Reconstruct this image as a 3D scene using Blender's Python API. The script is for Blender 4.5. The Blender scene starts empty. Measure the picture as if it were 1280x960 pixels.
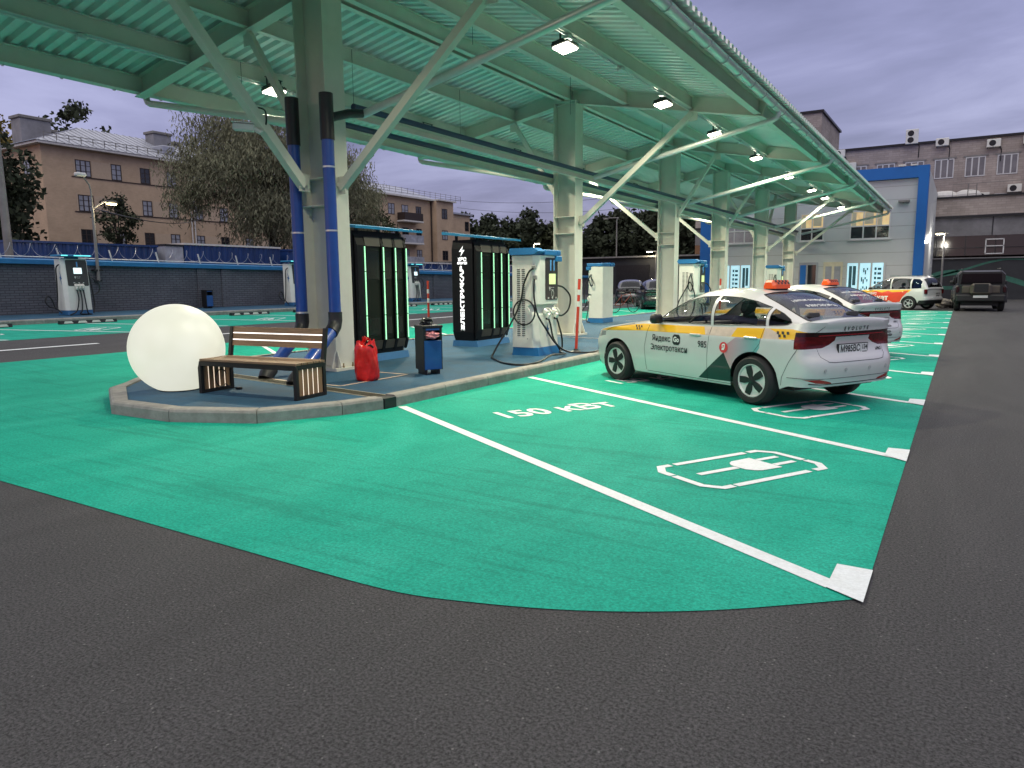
import bpy, bmesh, math, random
from mathutils import Vector, Matrix
random.seed(7)
scn = bpy.context.scene
COL = scn.collection
PI = math.pi

# ------------------------------------------------------------------ camera
F_PX, YAW, PITCH, ROLL, CAM_H = 899.05, 0.556379, 0.140624, -0.0090367, 1.4533
def cam_axes():
    cy, sy = math.cos(YAW), math.sin(YAW)
    fwd = Vector((-sy, cy, 0)); right = Vector((cy, sy, 0)); up = Vector((0, 0, 1))
    f = fwd*math.cos(PITCH) - up*math.sin(PITCH); u = up*math.cos(PITCH) + fwd*math.sin(PITCH)
    r = right*math.cos(ROLL) + u*math.sin(ROLL); u2 = u*math.cos(ROLL) - right*math.sin(ROLL)
    return r, u2, -f
cd = bpy.data.cameras.new('camera'); cam = bpy.data.objects.new('camera', cd); COL.objects.link(cam)
cd.sensor_width = 36.0; cd.lens = F_PX/1280*36.0; cd.clip_start = 0.05; cd.clip_end = 3000
r_, u_, b_ = cam_axes()
cam.matrix_world = Matrix(((r_.x, u_.x, b_.x, 0), (r_.y, u_.y, b_.y, 0), (r_.z, u_.z, b_.z, CAM_H), (0, 0, 0, 1)))
scn.camera = cam

# ------------------------------------------------------------------ sky, sun, exposure
SUN_EL, SUN_AZ = math.radians(20), math.radians(200)
w = bpy.data.worlds.new('World'); scn.world = w; w.use_nodes = True
nt = w.node_tree; nt.nodes.clear()
def N(nt, t, **kw):
    n = nt.nodes.new(t)
    for k, v in kw.items():
        if k in n.inputs: n.inputs[k].default_value = v
        else: setattr(n, k, v)
    return n
out = N(nt, 'ShaderNodeOutputWorld'); bg = N(nt, 'ShaderNodeBackground')
sky = N(nt, 'ShaderNodeTexSky', sky_type='NISHITA', sun_disc=False)
sky.sun_elevation = math.radians(3); sky.sun_rotation = SUN_AZ
tc = N(nt, 'ShaderNodeTexCoord'); sep = N(nt, 'ShaderNodeSeparateXYZ')
L = nt.links.new
L(tc.outputs['Generated'], sep.inputs[0])
zc = N(nt, 'ShaderNodeMath', operation='MAXIMUM'); zc.inputs[1].default_value = 0.0; L(sep.outputs[2], zc.inputs[0])
za = N(nt, 'ShaderNodeMath', operation='ADD'); za.inputs[1].default_value = 0.12; L(zc.outputs[0], za.inputs[0])
dx = N(nt, 'ShaderNodeMath', operation='DIVIDE'); L(sep.outputs[0], dx.inputs[0]); L(za.outputs[0], dx.inputs[1])
dy = N(nt, 'ShaderNodeMath', operation='DIVIDE'); L(sep.outputs[1], dy.inputs[0]); L(za.outputs[0], dy.inputs[1])
cmb = N(nt, 'ShaderNodeCombineXYZ'); L(dx.outputs[0], cmb.inputs[0]); L(dy.outputs[0], cmb.inputs[1])
mpc = N(nt, 'ShaderNodeMapping'); mpc.inputs['Rotation'].default_value = (0, 0, 0.5); mpc.inputs['Scale'].default_value = (0.85, 1.2, 1); L(cmb.outputs[0], mpc.inputs[0])
n1 = N(nt, 'ShaderNodeTexNoise', Scale=0.8, Detail=7.0, Roughness=0.55, Distortion=0.35); L(mpc.outputs[0], n1.inputs['Vector'])
cr = N(nt, 'ShaderNodeValToRGB'); L(n1.outputs['Fac'], cr.inputs[0])
cr.color_ramp.elements[0].position = 0.34; cr.color_ramp.elements[0].color = (0.165, 0.170, 0.315, 1)
cr.color_ramp.elements[1].position = 0.66; cr.color_ramp.elements[1].color = (0.400, 0.408, 0.650, 1)
e = cr.color_ramp.elements.new(0.5); e.color = (0.258, 0.262, 0.462, 1)
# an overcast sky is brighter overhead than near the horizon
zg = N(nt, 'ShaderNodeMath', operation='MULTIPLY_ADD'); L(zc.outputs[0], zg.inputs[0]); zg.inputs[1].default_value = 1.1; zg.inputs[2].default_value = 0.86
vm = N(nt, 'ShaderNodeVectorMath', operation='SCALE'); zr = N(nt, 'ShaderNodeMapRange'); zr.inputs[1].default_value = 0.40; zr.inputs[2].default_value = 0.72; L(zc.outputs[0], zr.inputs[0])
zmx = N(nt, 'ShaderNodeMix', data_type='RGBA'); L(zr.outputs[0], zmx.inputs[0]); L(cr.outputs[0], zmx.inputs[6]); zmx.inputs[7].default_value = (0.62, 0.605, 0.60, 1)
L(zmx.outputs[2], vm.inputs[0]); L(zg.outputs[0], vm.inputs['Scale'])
vs = N(nt, 'ShaderNodeVectorMath', operation='SCALE'); L(sky.outputs[0], vs.inputs[0]); vs.inputs['Scale'].default_value = 0.03
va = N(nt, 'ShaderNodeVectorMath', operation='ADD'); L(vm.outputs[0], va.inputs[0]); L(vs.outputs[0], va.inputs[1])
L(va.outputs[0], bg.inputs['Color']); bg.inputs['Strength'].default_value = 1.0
L(bg.outputs[0], out.inputs['Surface'])
sd = bpy.data.lights.new('overcast_sun', 'SUN'); sd.energy = 0.6; sd.angle = math.radians(40); sd.color = (1.0, 0.95, 0.88)
so = bpy.data.objects.new('overcast_sun', sd); COL.objects.link(so); so.location = (0, -20, 40)
so.rotation_euler = (math.radians(40), 0, math.radians(20))
vs_ = scn.view_settings
vs_.view_transform = 'Standard'; vs_.look = 'None'; vs_.exposure = 0.0; vs_.gamma = 1.0; vs_.use_curve_mapping = False
cy_ = scn.cycles
cy_.max_bounces = 8; cy_.diffuse_bounces = 4; cy_.glossy_bounces = 3; cy_.transmission_bounces = 6; cy_.transparent_max_bounces = 8
cy_.sample_clamp_indirect = 4.0; cy_.use_denoising = True; cy_.denoiser = 'OPENIMAGEDENOISE'; cy_.denoising_input_passes = 'RGB_ALBEDO_NORMAL'; cy_.denoising_prefilter = 'ACCURATE'; cy_.caustics_reflective = False; cy_.caustics_refractive = False
cy_.blur_glossy = 0.6

# ------------------------------------------------------------------ materials
MATS = {}
def lin(c):
    return tuple((x/12.92 if x <= 0.04045 else ((x+0.055)/1.055)**2.4) for x in c)
def pmat(name, col, rough=0.55, metal=0.0, var=0.12, scale=6.0, bump=0.0, bscale=60.0, emis=None, estr=0.0, coat=0.0, spec=0.5, alpha=1.0, stretch=None, grime=0.0):
    if name in MATS: return MATS[name]
    m = bpy.data.materials.new(name); m.use_nodes = True; nt = m.node_tree; L = nt.links.new
    b = nt.nodes['Principled BSDF']
    b.inputs['Base Color'].default_value = (*col, 1); b.inputs['Roughness'].default_value = rough
    b.inputs['Metallic'].default_value = metal; b.inputs['Specular IOR Level'].default_value = spec
    if coat: b.inputs['Coat Weight'].default_value = coat; b.inputs['Coat Roughness'].default_value = 0.04
    if emis: b.inputs['Emission Color'].default_value = (*emis, 1); b.inputs['Emission Strength'].default_value = estr
    if alpha < 1: b.inputs['Alpha'].default_value = alpha
    tc = N(nt, 'ShaderNodeTexCoord'); src = tc.outputs['Object']
    if stretch:
        mp = N(nt, 'ShaderNodeMapping'); mp.inputs['Scale'].default_value = stretch; L(src, mp.inputs['Vector']); src = mp.outputs[0]
    if var > 0:
        n = N(nt, 'ShaderNodeTexNoise', Scale=scale, Detail=5.0, Roughness=0.65); L(src, n.inputs['Vector'])
        r = N(nt, 'ShaderNodeValToRGB'); L(n.outputs['Fac'], r.inputs[0])
        r.color_ramp.elements[0].position = 0.3; r.color_ramp.elements[1].position = 0.7
        r.color_ramp.elements[0].color = (*[c*(1-var) for c in col], 1); r.color_ramp.elements[1].color = (*[min(1, c*(1+var)) for c in col], 1)
        csrc = r.outputs[0]
        if grime:
            n2 = N(nt, 'ShaderNodeTexNoise', Scale=scale*0.23, Detail=8.0, Roughness=0.7); L(src, n2.inputs['Vector'])
            r2 = N(nt, 'ShaderNodeValToRGB'); L(n2.outputs['Fac'], r2.inputs[0])
            r2.color_ramp.elements[0].position = 0.45; r2.color_ramp.elements[0].color = (1, 1, 1, 1)
            g = 1-grime; r2.color_ramp.elements[1].position = 0.75; r2.color_ramp.elements[1].color = (g, g, g*0.97, 1)
            mx = N(nt, 'ShaderNodeMix', data_type='RGBA', blend_type='MULTIPLY'); mx.inputs[0].default_value = 1.0
            L(csrc, mx.inputs[6]); L(r2.outputs[0], mx.inputs[7]); csrc = mx.outputs[2]
        L(csrc, b.inputs['Base Color'])
        rr = N(nt, 'ShaderNodeMapRange'); rr.inputs[3].default_value = max(0.02, rough-0.1*min(1, rough*2)); rr.inputs[4].default_value = min(1, rough+0.1*min(1, rough*2))
        L(n.outputs['Fac'], rr.inputs[0]); L(rr.outputs[0], b.inputs['Roughness'])
    if bump > 0:
        nb = N(nt, 'ShaderNodeTexNoise', Scale=bscale, Detail=3.0); L(src, nb.inputs['Vector'])
        bp = N(nt, 'ShaderNodeBump'); bp.inputs['Strength'].default_value = bump; bp.inputs['Distance'].default_value = 0.01
        L(nb.outputs['Fac'], bp.inputs['Height']); L(bp.outputs[0], b.inputs['Normal'])
    MATS[name] = m
    return m
def glass_mat(name, tint=(0.02, 0.022, 0.025), mixv=0.75, rough=0.03, ior=1.5):
    """tinted car or window glass: a clear coat over a partly see-through tint"""
    m = bpy.data.materials.new(name); m.use_nodes = True; nt = m.node_tree; L = nt.links.new
    nt.nodes.clear(); o = N(nt, 'ShaderNodeOutputMaterial')
    tr = N(nt, 'ShaderNodeBsdfTransparent'); tr.inputs[0].default_value = (mixv, mixv, mixv, 1)
    gl = N(nt, 'ShaderNodeBsdfGlossy'); gl.inputs['Roughness'].default_value = rough; gl.inputs[0].default_value = (0.9, 0.93, 1, 1)
    df = N(nt, 'ShaderNodeBsdfDiffuse'); df.inputs[0].default_value = (*tint, 1)
    m0 = N(nt, 'ShaderNodeMixShader'); m0.inputs[0].default_value = 0.08; L(tr.outputs[0], m0.inputs[1]); L(df.outputs[0], m0.inputs[2])
    fr = N(nt, 'ShaderNodeFresnel'); ge = N(nt, 'ShaderNodeNewGeometry'); mr = N(nt, 'ShaderNodeMapRange'); mr.inputs[3].default_value = ior; mr.inputs[4].default_value = 1/ior; L(ge.outputs['Backfacing'], mr.inputs[0]); L(mr.outputs[0], fr.inputs['IOR'])
    m1 = N(nt, 'ShaderNodeMixShader'); L(fr.outputs[0], m1.inputs[0]); L(m0.outputs[0], m1.inputs[1]); L(gl.outputs[0], m1.inputs[2])
    L(m1.outputs[0], o.inputs[0]); MATS[name] = m
    return m

# ------------------------------------------------------------------ mesh builder
class MB:
    def __init__(s): s.v = []; s.f = []; s.m = []; s.mi = 0
    def add(s, vs, fs, mi=None):
        o = len(s.v); s.v += [tuple(v) for v in vs]; mi = s.mi if mi is None else mi
        for f in fs: s.f.append(tuple(i+o for i in f)); s.m.append(mi)
        return s
    def box(s, x0, x1, y0, y1, z0, z1, mi=None, M=None):
        vs = [Vector((x, y, z)) for x in (x0, x1) for y in (y0, y1) for z in (z0, z1)]
        if M is not None: vs = [M @ v for v in vs]
        return s.add(vs, [(0,1,3,2), (4,6,7,5), (0,4,5,1), (2,3,7,6), (0,2,6,4), (1,5,7,3)], mi)
    def bbox(s, x0, x1, y0, y1, z0, z1, b=0.01, mi=None, M=None):
        """box with chamfered edges"""
        b = min(b, (x1-x0)/2.01, (y1-y0)/2.01, (z1-z0)/2.01)
        vs = []; 
        for x, sx in ((x0, 1), (x1, -1)):
            for y, sy in ((y0, 1), (y1, -1)):
                for z, sz in ((z0, 1), (z1, -1)):
                    vs += [Vector((x, y+sy*b, z+sz*b)), Vector((x+sx*b, y, z+sz*b)), Vector((x+sx*b, y+sy*b, z))]
        if M is not None: vs = [M @ v for v in vs]
        def I(ix, iy, iz, k): return (ix*4+iy*2+iz)*3+k
        fs = []
        for i in (0, 1):
            fs.append((I(i,0,0,0), I(i,0,1,0), I(i,1,1,0), I(i,1,0,0)))
            fs.append((I(0,i,0,1), I(1,i,0,1), I(1,i,1,1), I(0,i,1,1)))
            fs.append((I(0,0,i,2), I(0,1,i,2), I(1,1,i,2), I(1,0,i,2)))
        for a in (0, 1):
            for c in (0, 1):
                fs.append((I(a,c,0,0), I(a,c,1,0), I(a,c,1,1), I(a,c,0,1)))
                fs.append((I(a,0,c,0), I(a,1,c,0), I(a,1,c,2), I(a,0,c,2)))
                fs.append((I(0,a,c,1), I(1,a,c,1), I(1,a,c,2), I(0,a,c,2)))
                for d in (0, 1): fs.append((I(a,c,d,0), I(a,c,d,1), I(a,c,d,2)))
        return s.add(vs, fs, mi)
    def prism(s, poly, axis, a0, a1, mi=None, M=None):
        """extrude a 2D polygon along axis: 'x' poly=(y,z), 'y' poly=(x,z), 'z' poly=(x,y)"""
        n = len(poly)
        def P(p, a):
            v = {'x': (a, p[0], p[1]), 'y': (p[0], a, p[1]), 'z': (p[0], p[1], a)}[axis]
            v = Vector(v); return M @ v if M is not None else v
        vs = [P(p, a0) for p in poly] + [P(p, a1) for p in poly]
        fs = [tuple(range(n)), tuple(range(2*n-1, n-1, -1))] + [(i, (i+1) % n, n+(i+1) % n, n+i) for i in range(n)]
        return s.add(vs, fs, mi)
    def tube(s, pts, r, n=8, mi=None, caps=True, r1=None):
        pts = [Vector(p) for p in pts]; k = len(pts); vs = []; ref = None
        for i, p in enumerate(pts):
            t = (pts[min(i+1, k-1)] - pts[max(i-1, 0)]).normalized()
            if ref is None: ref = Vector((0, 0, 1)) if abs(t.z) < 0.9 else Vector((1, 0, 0))
            a = t.cross(ref).normalized(); b = a.cross(t).normalized(); ref = b
            rr = r if r1 is None else r+(r1-r)*i/max(1, k-1)
            vs += [p + a*math.cos(2*PI*j/n)*rr + b*math.sin(2*PI*j/n)*rr for j in range(n)]
        fs = [(i*n+j, i*n+(j+1) % n, (i+1)*n+(j+1) % n, (i+1)*n+j) for i in range(k-1) for j in range(n)]
        if caps: fs += [tuple(range(n-1, -1, -1)), tuple((k-1)*n+j for j in range(n))]
        return s.add(vs, fs, mi)
    def bar(s, p0, p1, w, h, mi=None, up=(0, 0, 1)):
        p0, p1 = Vector(p0), Vector(p1); t = (p1-p0).normalized(); u = Vector(up)
        a = t.cross(u)
        if a.length < 1e-4: a = t.cross(Vector((1, 0, 0)))
        a.normalize(); b = a.cross(t).normalized()
        vs = [p + a*sx*w/2 + b*sz*h/2 for p in (p0, p1) for sx, sz in ((-1,-1), (1,-1), (1,1), (-1,1))]
        return s.add(vs, [(0,1,2,3), (7,6,5,4), (0,4,5,1), (1,5,6,2), (2,6,7,3), (3,7,4,0)], mi)
    def ibeam(s, p0, p1, w, h, tf=0.014, tw=0.012, mi=None):
        """I-section whose underside runs along p0-p1"""
        p0, p1 = Vector(p0), Vector(p1); t = (p1-p0).normalized(); a = t.cross(Vector((0, 0, 1))).normalized(); b = a.cross(t).normalized()
        sec = [(-w/2, 0), (w/2, 0), (w/2, tf), (tw/2, tf), (tw/2, h-tf), (w/2, h-tf), (w/2, h), (-w/2, h), (-w/2, h-tf), (-tw/2, h-tf), (-tw/2, tf), (-w/2, tf)]
        vs = [p + a*x + b*z for p in (p0, p1) for x, z in sec]; n = 12
        fs = [(i, (i+1) % n, n+(i+1) % n, n+i) for i in range(n)]
        for o in (0, n): fs += [(o+0, o+1, o+2, o+3, o+10, o+11), (o+3, o+4, o+9, o+10), (o+4, o+5, o+6, o+7, o+8, o+9)]
        return s.add(vs, fs, mi)
    def lathe(s, prof, n=24, mi=None, M=None, axis='z', caps=True):
        vs = []; k = len(prof)
        for r, z in prof:
            for j in range(n):
                c, d = r*math.cos(2*PI*j/n), r*math.sin(2*PI*j/n)
                v = Vector((c, d, z)) if axis == 'z' else Vector((c, z, d))
                vs.append(M @ v if M is not None else v)
        fs = [(i*n+j, i*n+(j+1) % n, (i+1)*n+(j+1) % n, (i+1)*n+j) for i in range(k-1) for j in range(n)]
        if caps and prof[0][0] > 1e-6: fs.append(tuple(range(n)))
        if caps and prof[-1][0] > 1e-6: fs.append(tuple((k-1)*n+j for j in range(n)))
        return s.add(vs, fs, mi)
    def build(s, name, mats, parent=None, smooth=False, loc=None):
        me = bpy.data.meshes.new(name); me.from_pydata(s.v, [], s.f)
        if not isinstance(mats, (list, tuple)): mats = [mats]
        for m in mats: me.materials.append(m)
        if len(mats) > 1: me.polygons.foreach_set('material_index', s.m)
        me.validate(); bm = bmesh.new(); bm.from_mesh(me)
        bmesh.ops.remove_doubles(bm, verts=bm.verts, dist=1e-5) if len(bm.verts) < 60000 and smooth else None
        bmesh.ops.recalc_face_normals(bm, faces=bm.faces) if len(bm.faces) < 40000 else None
        bm.to_mesh(me); bm.free()
        if smooth:
            me.polygons.foreach_set('use_smooth', [True]*len(me.polygons))
            try: me.set_sharp_from_angle(angle=math.radians(smooth if smooth is not True else 40))
            except Exception: pass
        return link(name, me, parent, loc)
def link(name, data, parent=None, loc=None):
    o = bpy.data.objects.new(name, data); COL.objects.link(o)
    if parent is not None: o.parent = parent
    if loc is not None: o.location = loc
    return o
def tag(o, label=None, cat=None, group=None, kind=None):
    if label: o['label'] = label
    if cat: o['category'] = cat
    if group: o['group'] = group
    if kind: o['kind'] = kind
    return o
def thing(name, label, cat, loc=(0, 0, 0), rz=0.0, group=None):
    o = bpy.data.objects.new(name, None); COL.objects.link(o); o.location = loc; o.rotation_euler = (0, 0, rz); o.empty_display_size = 0.2
    return tag(o, label, cat, group)
def copy_tree(o, parent=None):
    c = o.copy(); COL.objects.link(c)
    if parent is not None: c.parent = parent
    for ch in [x for x in o.children]: copy_tree(ch, c)
    return c
def dup(o, loc, rz=0.0, label=None, group=None):
    c = copy_tree(o); c.location = loc; c.rotation_euler = (0, 0, rz)
    if label: c['label'] = label
    if group: c['group'] = group
    return c
def text_mesh(txt, size, weight=0.0, extrude=0.0, align='CENTER', shear=0.0, spacing=1.0):
    """a word as flat (x right, y up) mesh data: vertices and faces"""
    rev = txt.startswith('Э'); txt = 'C'+txt[1:] if rev else txt
    cu = bpy.data.curves.new('lettering', 'FONT'); cu.body = txt; cu.size = size; cu.align_x = align; cu.align_y = 'CENTER'
    cu.offset = weight; cu.extrude = extrude; cu.resolution_u = 3; cu.shear = shear; cu.space_character = spacing; cu.fill_mode = 'BOTH' if extrude else 'FRONT'
    o = bpy.data.objects.new('lettering', cu); COL.objects.link(o)
    dg = bpy.context.evaluated_depsgraph_get(); me = bpy.data.meshes.new_from_object(o.evaluated_get(dg))
    vs = [v.co.copy() for v in me.vertices]; fs = [tuple(p.vertices) for p in me.polygons]
    bpy.data.objects.remove(o); bpy.data.curves.remove(cu); bpy.data.meshes.remove(me)
    if rev:                                                            # the reversed letter is a mirrored C with a bar
        x0 = min(v.x for v in vs); g = [v for v in vs if v.x < x0+.645*size]; x1 = max(v.x for v in g); ym = (max(v.y for v in g)+min(v.y for v in g))/2
        for v in g: v.x = x0+x1-v.x
        k = len(vs); h = (.05+weight/size)*size
        vs += [Vector((x0+.24*size, ym-h, 0)), Vector((x1-.04*size, ym-h, 0)), Vector((x1-.04*size, ym+h, 0)), Vector((x0+.24*size, ym+h, 0))]; fs.append((k, k+1, k+2, k+3))
    return vs, fs
def put_text(mb, txt, size, fn, weight=0.0, mi=None, align='CENTER', shear=0.0, spacing=1.0):
    """place lettering through fn(x, y) -> 3D point"""
    vs, fs = text_mesh(txt, size, weight, 0, align, shear, spacing)
    mb.add([fn(v.x, v.y) for v in vs], fs, mi)
def gz(x):
    return 0.03*(min(max(-12-x, 0), 18))
# ------------------------------------------------------------------ ground materials
def asphalt_mat():
    m = bpy.data.materials.new('asphalt'); m.use_nodes = True; nt = m.node_tree; L = nt.links.new; b = nt.nodes['Principled BSDF']
    tc = N(nt, 'ShaderNodeTexCoord'); src = tc.outputs['Object']
    ms = N(nt, 'ShaderNodeMapping'); ms.inputs['Scale'].default_value = (1.6, 0.32, 1); ms.inputs['Rotation'].default_value = (0, 0, 0.25); L(src, ms.inputs[0])
    big = N(nt, 'ShaderNodeTexNoise', Scale=0.75, Detail=8.0, Roughness=0.68, Distortion=1.0); L(ms.outputs[0], big.inputs['Vector'])
    fine = N(nt, 'ShaderNodeTexNoise', Scale=78.0, Detail=4.0, Roughness=0.8); L(src, fine.inputs['Vector'])
    spk = N(nt, 'ShaderNodeTexVoronoi', Scale=75.0); L(src, spk.inputs['Vector'])
    r = N(nt, 'ShaderNodeValToRGB'); L(fine.outputs['Fac'], r.inputs[0])
    r.color_ramp.elements[0].position = 0.36; r.color_ramp.elements[0].color = (0.0095, 0.0093, 0.0098, 1)
    r.color_ramp.elements[1].position = 0.66; r.color_ramp.elements[1].color = (0.106, 0.102, 0.105, 1)
    rb = N(nt, 'ShaderNodeMapRange'); rb.inputs[1].default_value = 0.3; rb.inputs[2].default_value = 0.7; rb.inputs[3].default_value = 0.80; rb.inputs[4].default_value = 1.18
    L(big.outputs['Fac'], rb.inputs[0])
    sc = N(nt, 'ShaderNodeVectorMath', operation='SCALE'); L(r.outputs[0], sc.inputs[0]); L(rb.outputs[0], sc.inputs['Scale'])
    # pale stones that show here and there in the wearing course
    st = N(nt, 'ShaderNodeMath', operation='LESS_THAN'); st.inputs[1].default_value = 0.018; L(spk.outputs['Distance'], st.inputs[0])
    rare = N(nt, 'ShaderNodeMath', operation='GREATER_THAN'); rare.inputs[1].default_value = 0.988
    sx = N(nt, 'ShaderNodeSeparateColor'); L(spk.outputs['Color'], sx.inputs[0]); L(sx.outputs[0], rare.inputs[0])
    mm = N(nt, 'ShaderNodeMath', operation='MULTIPLY'); L(rare.outputs[0], mm.inputs[0])
    st2 = N(nt, 'ShaderNodeMath', operation='LESS_THAN'); st2.inputs[1].default_value = 0.33; L(spk.outputs['Distance'], st2.inputs[0]); L(st2.outputs[0], mm.inputs[1])
    mx = N(nt, 'ShaderNodeMix', data_type='RGBA'); L(mm.outputs[0], mx.inputs[0]); L(sc.outputs[0], mx.inputs[6]); mx.inputs[7].default_value = (0.17, 0.165, 0.16, 1)
    L(mx.outputs[2], b.inputs['Base Color']); b.inputs['Roughness'].default_value = 0.78; b.inputs['Specular IOR Level'].default_value = 0.35
    bp = N(nt, 'ShaderNodeBump'); bp.inputs['Strength'].default_value = 0.8; bp.inputs['Distance'].default_value = 0.008; L(fine.outputs['Fac'], bp.inputs['Height']); L(bp.outputs[0], b.inputs['Normal'])
    return m
def green_mat():
    m = bpy.data.materials.new('green_coating'); m.use_nodes = True; nt = m.node_tree; L = nt.links.new; b = nt.nodes['Principled BSDF']
    tc = N(nt, 'ShaderNodeTexCoord'); src = tc.outputs['Object']
    fine = N(nt, 'ShaderNodeTexNoise', Scale=58.0, Detail=5.0, Roughness=0.85); L(src, fine.inputs['Vector'])
    mp = N(nt, 'ShaderNodeMapping'); mp.inputs['Scale'].default_value = (1.0, 0.45, 1); mp.inputs['Rotation'].default_value = (0, 0, 0.6); L(src, mp.inputs[0])
    big = N(nt, 'ShaderNodeTexNoise', Scale=0.9, Detail=7.0, Roughness=0.62, Distortion=1.6); L(mp.outputs[0], big.inputs['Vector'])
    r = N(nt, 'ShaderNodeValToRGB'); L(big.outputs['Fac'], r.inputs[0])
    r.color_ramp.elements[0].position = 0.33; r.color_ramp.elements[0].color = (0.006, 0.300, 0.210, 1)
    r.color_ramp.elements[1].position = 0.72; r.color_ramp.elements[1].color = (0.026, 0.395, 0.285, 1)
    e = r.color_ramp.elements.new(0.52); e.color = (0.012, 0.340, 0.238, 1)
    rf = N(nt, 'ShaderNodeMapRange'); rf.inputs[1].default_value = 0.3; rf.inputs[2].default_value = 0.7; rf.inputs[1].default_value = 0.36; rf.inputs[2].default_value = 0.66; rf.inputs[3].default_value = 0.66; rf.inputs[4].default_value = 1.40; L(fine.outputs['Fac'], rf.inputs[0])
    sc = N(nt, 'ShaderNodeVectorMath', operation='SCALE'); L(r.outputs[0], sc.inputs[0]); L(rf.outputs[0], sc.inputs['Scale'])
    # faint tyre scuffs
    m2 = N(nt, 'ShaderNodeMapping'); m2.inputs['Scale'].default_value = (0.22, 3.2, 1); m2.inputs['Rotation'].default_value = (0, 0, 0.52); L(src, m2.inputs[0])
    w = N(nt, 'ShaderNodeTexNoise', Scale=1.5, Detail=6.0, Roughness=0.7, Distortion=1.2); L(m2.outputs[0], w.inputs['Vector'])
    rw = N(nt, 'ShaderNodeValToRGB'); L(w.outputs['Fac'], rw.inputs[0]); rw.color_ramp.elements[0].position = 0.36; rw.color_ramp.elements[0].color = (0.72, 0.76, 0.76, 1)
    rw.color_ramp.elements[1].position = 0.47; rw.color_ramp.elements[1].color = (1, 1, 1, 1)
    mx = N(nt, 'ShaderNodeMix', data_type='RGBA', blend_type='MULTIPLY'); mx.inputs[0].default_value = 0.8; L(sc.outputs[0], mx.inputs[6]); L(rw.outputs[0], mx.inputs[7])
    L(mx.outputs[2], b.inputs['Base Color']); b.inputs['Roughness'].default_value = 0.70; b.inputs['Specular IOR Level'].default_value = 0.12
    bp = N(nt, 'ShaderNodeBump'); bp.inputs['Strength'].default_value = 0.55; bp.inputs['Distance'].default_value = 0.006; L(fine.outputs['Fac'], bp.inputs['Height']); L(bp.outputs[0], b.inputs['Normal'])
    return m
M_ASPH = asphalt_mat(); M_GREEN = green_mat()
M_LINE = pmat('road_paint', (0.74, 0.77, 0.78), 0.6, var=0.10, scale=55, bump=0.3, bscale=120, grime=0.10)
M_RUBBER = pmat('blue_rubber_floor', (0.016, 0.076, 0.142), 0.74, var=0.22, scale=3.0, bump=0.6, bscale=140, grime=0.25)
M_KERB = pmat('kerb_concrete', (0.29, 0.275, 0.25), 0.85, var=0.2, scale=9, bump=0.5, bscale=90, grime=0.35)
M_BLACK = pmat('black_plastic', (0.012, 0.012, 0.014), 0.45, var=0.2, scale=12)
M_DARKMET = pmat('dark_steel', (0.03, 0.03, 0.033), 0.42, 0.6, var=0.2, scale=10)

# ------------------------------------------------------------------ ground sheets
mb = MB()
xs = [-600, -30, -12, 600]; ys = [-200, -20, 3, 20, 60, 900]
vs = [(x, y, gz(x)) for x in xs for y in ys]; ny = len(ys)
mb.add(vs, [(i*ny+j, (i+1)*ny+j, (i+1)*ny+j+1, i*ny+j+1) for i in range(3) for j in range(ny-1)])
tag(mb.build('ground', M_ASPH), kind='structure')
def sheet(mb, poly, dz): mb.add([(x, y, gz(x)+dz) for x, y in poly], [tuple(range(len(poly)))])
# green coating: right and front part, left part, and the row along the wall
ctrl = [(-2.7, 2.44), (-2.17, 2.46), (-1.78, 2.56), (-1.43, 2.69), (-1.12, 2.85), (-0.82, 3.05), (-0.53, 3.29), (-0.29, 3.50)]
curve = []
for i in range(len(ctrl)-1):
    p0, p1, p2, p3 = [Vector(ctrl[max(0, min(len(ctrl)-1, k))]) for k in (i-1, i, i+1, i+2)]
    for k in range(5):
        t = k/5; curve.append(tuple(0.5*((2*p1)+(p2-p0)*t+(2*p0-5*p1+4*p2-p3)*t*t+(3*p1-p0-3*p2+p3)*t**3)))
curve.append(ctrl[-1])
GE = 37.75
mb = MB()
sheet(mb, [(-12, 2.44)]+curve+[(-0.28, GE), (-12, GE)], 0.004)
sheet(mb, [(-14.75, 2.44), (-12, 2.44), (-12, 41), (-14.75, 41)], 0.004)
sheet(mb, [(-23.3, -1), (-18.85, -1), (-18.85, 43), (-23.3, 43)], 0.004)
tag(mb.build('green_parking_surface', M_GREEN), kind='structure')
# white bay lines and end ticks
TH = math.radians(29.3); BU = Vector((math.sin(TH), math.cos(TH))); BV = Vector((-math.cos(TH), math.sin(TH)))
def bay(n, u, v): 
    q = Vector((-0.30, 3.5+3.0*n)) + BU*u + BV*v; return (q.x, q.y)
mb = MB()
for n in range(12):
    dy = 0 if n else 0.0
    a = 6.02
    sheet(mb, [bay(n, -0.05, 0.06 if n else 0.15), bay(n, 0.055, 0.06 if n else 0.15), bay(n, 0.055, a), bay(n, -0.05, a)], 0.008)
    y = 3.5+3.0*n
    sheet(mb, [(-0.285, y-(0.10 if n else 0.065)), (-0.285, y+0.36), (-0.45, y+0.36), (-0.455, y+(0.05 if n else 0.03))], 0.012)
for n in range(14):                                                  # bays of the left rows
    y = 2.0+3.0*n
    sheet(mb, [(-18.9, y), (-18.9, y+0.12), (-23.28, y-2.45), (-23.28, y-2.57)], 0.008)
    if 5 < y: sheet(mb, [(-14.7, y+0.6), (-14.7, y+0.72), (-12.02, y-0.85), (-12.02, y-0.97)], 0.008)
    if 0: pass
for k in range(9):                                                   # dashed line in the lane on the left
    y = 1.2+4.6*k; sheet(mb, [(-16.86, y), (-16.70, y), (-16.70, y+3.2), (-16.86, y+3.2)], 0.006)
for a, b in (): sheet(mb, [a, (a[0]+.006, a[1]+.006), (b[0]+.004, b[1]+.004), b], 0.0045)
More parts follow.
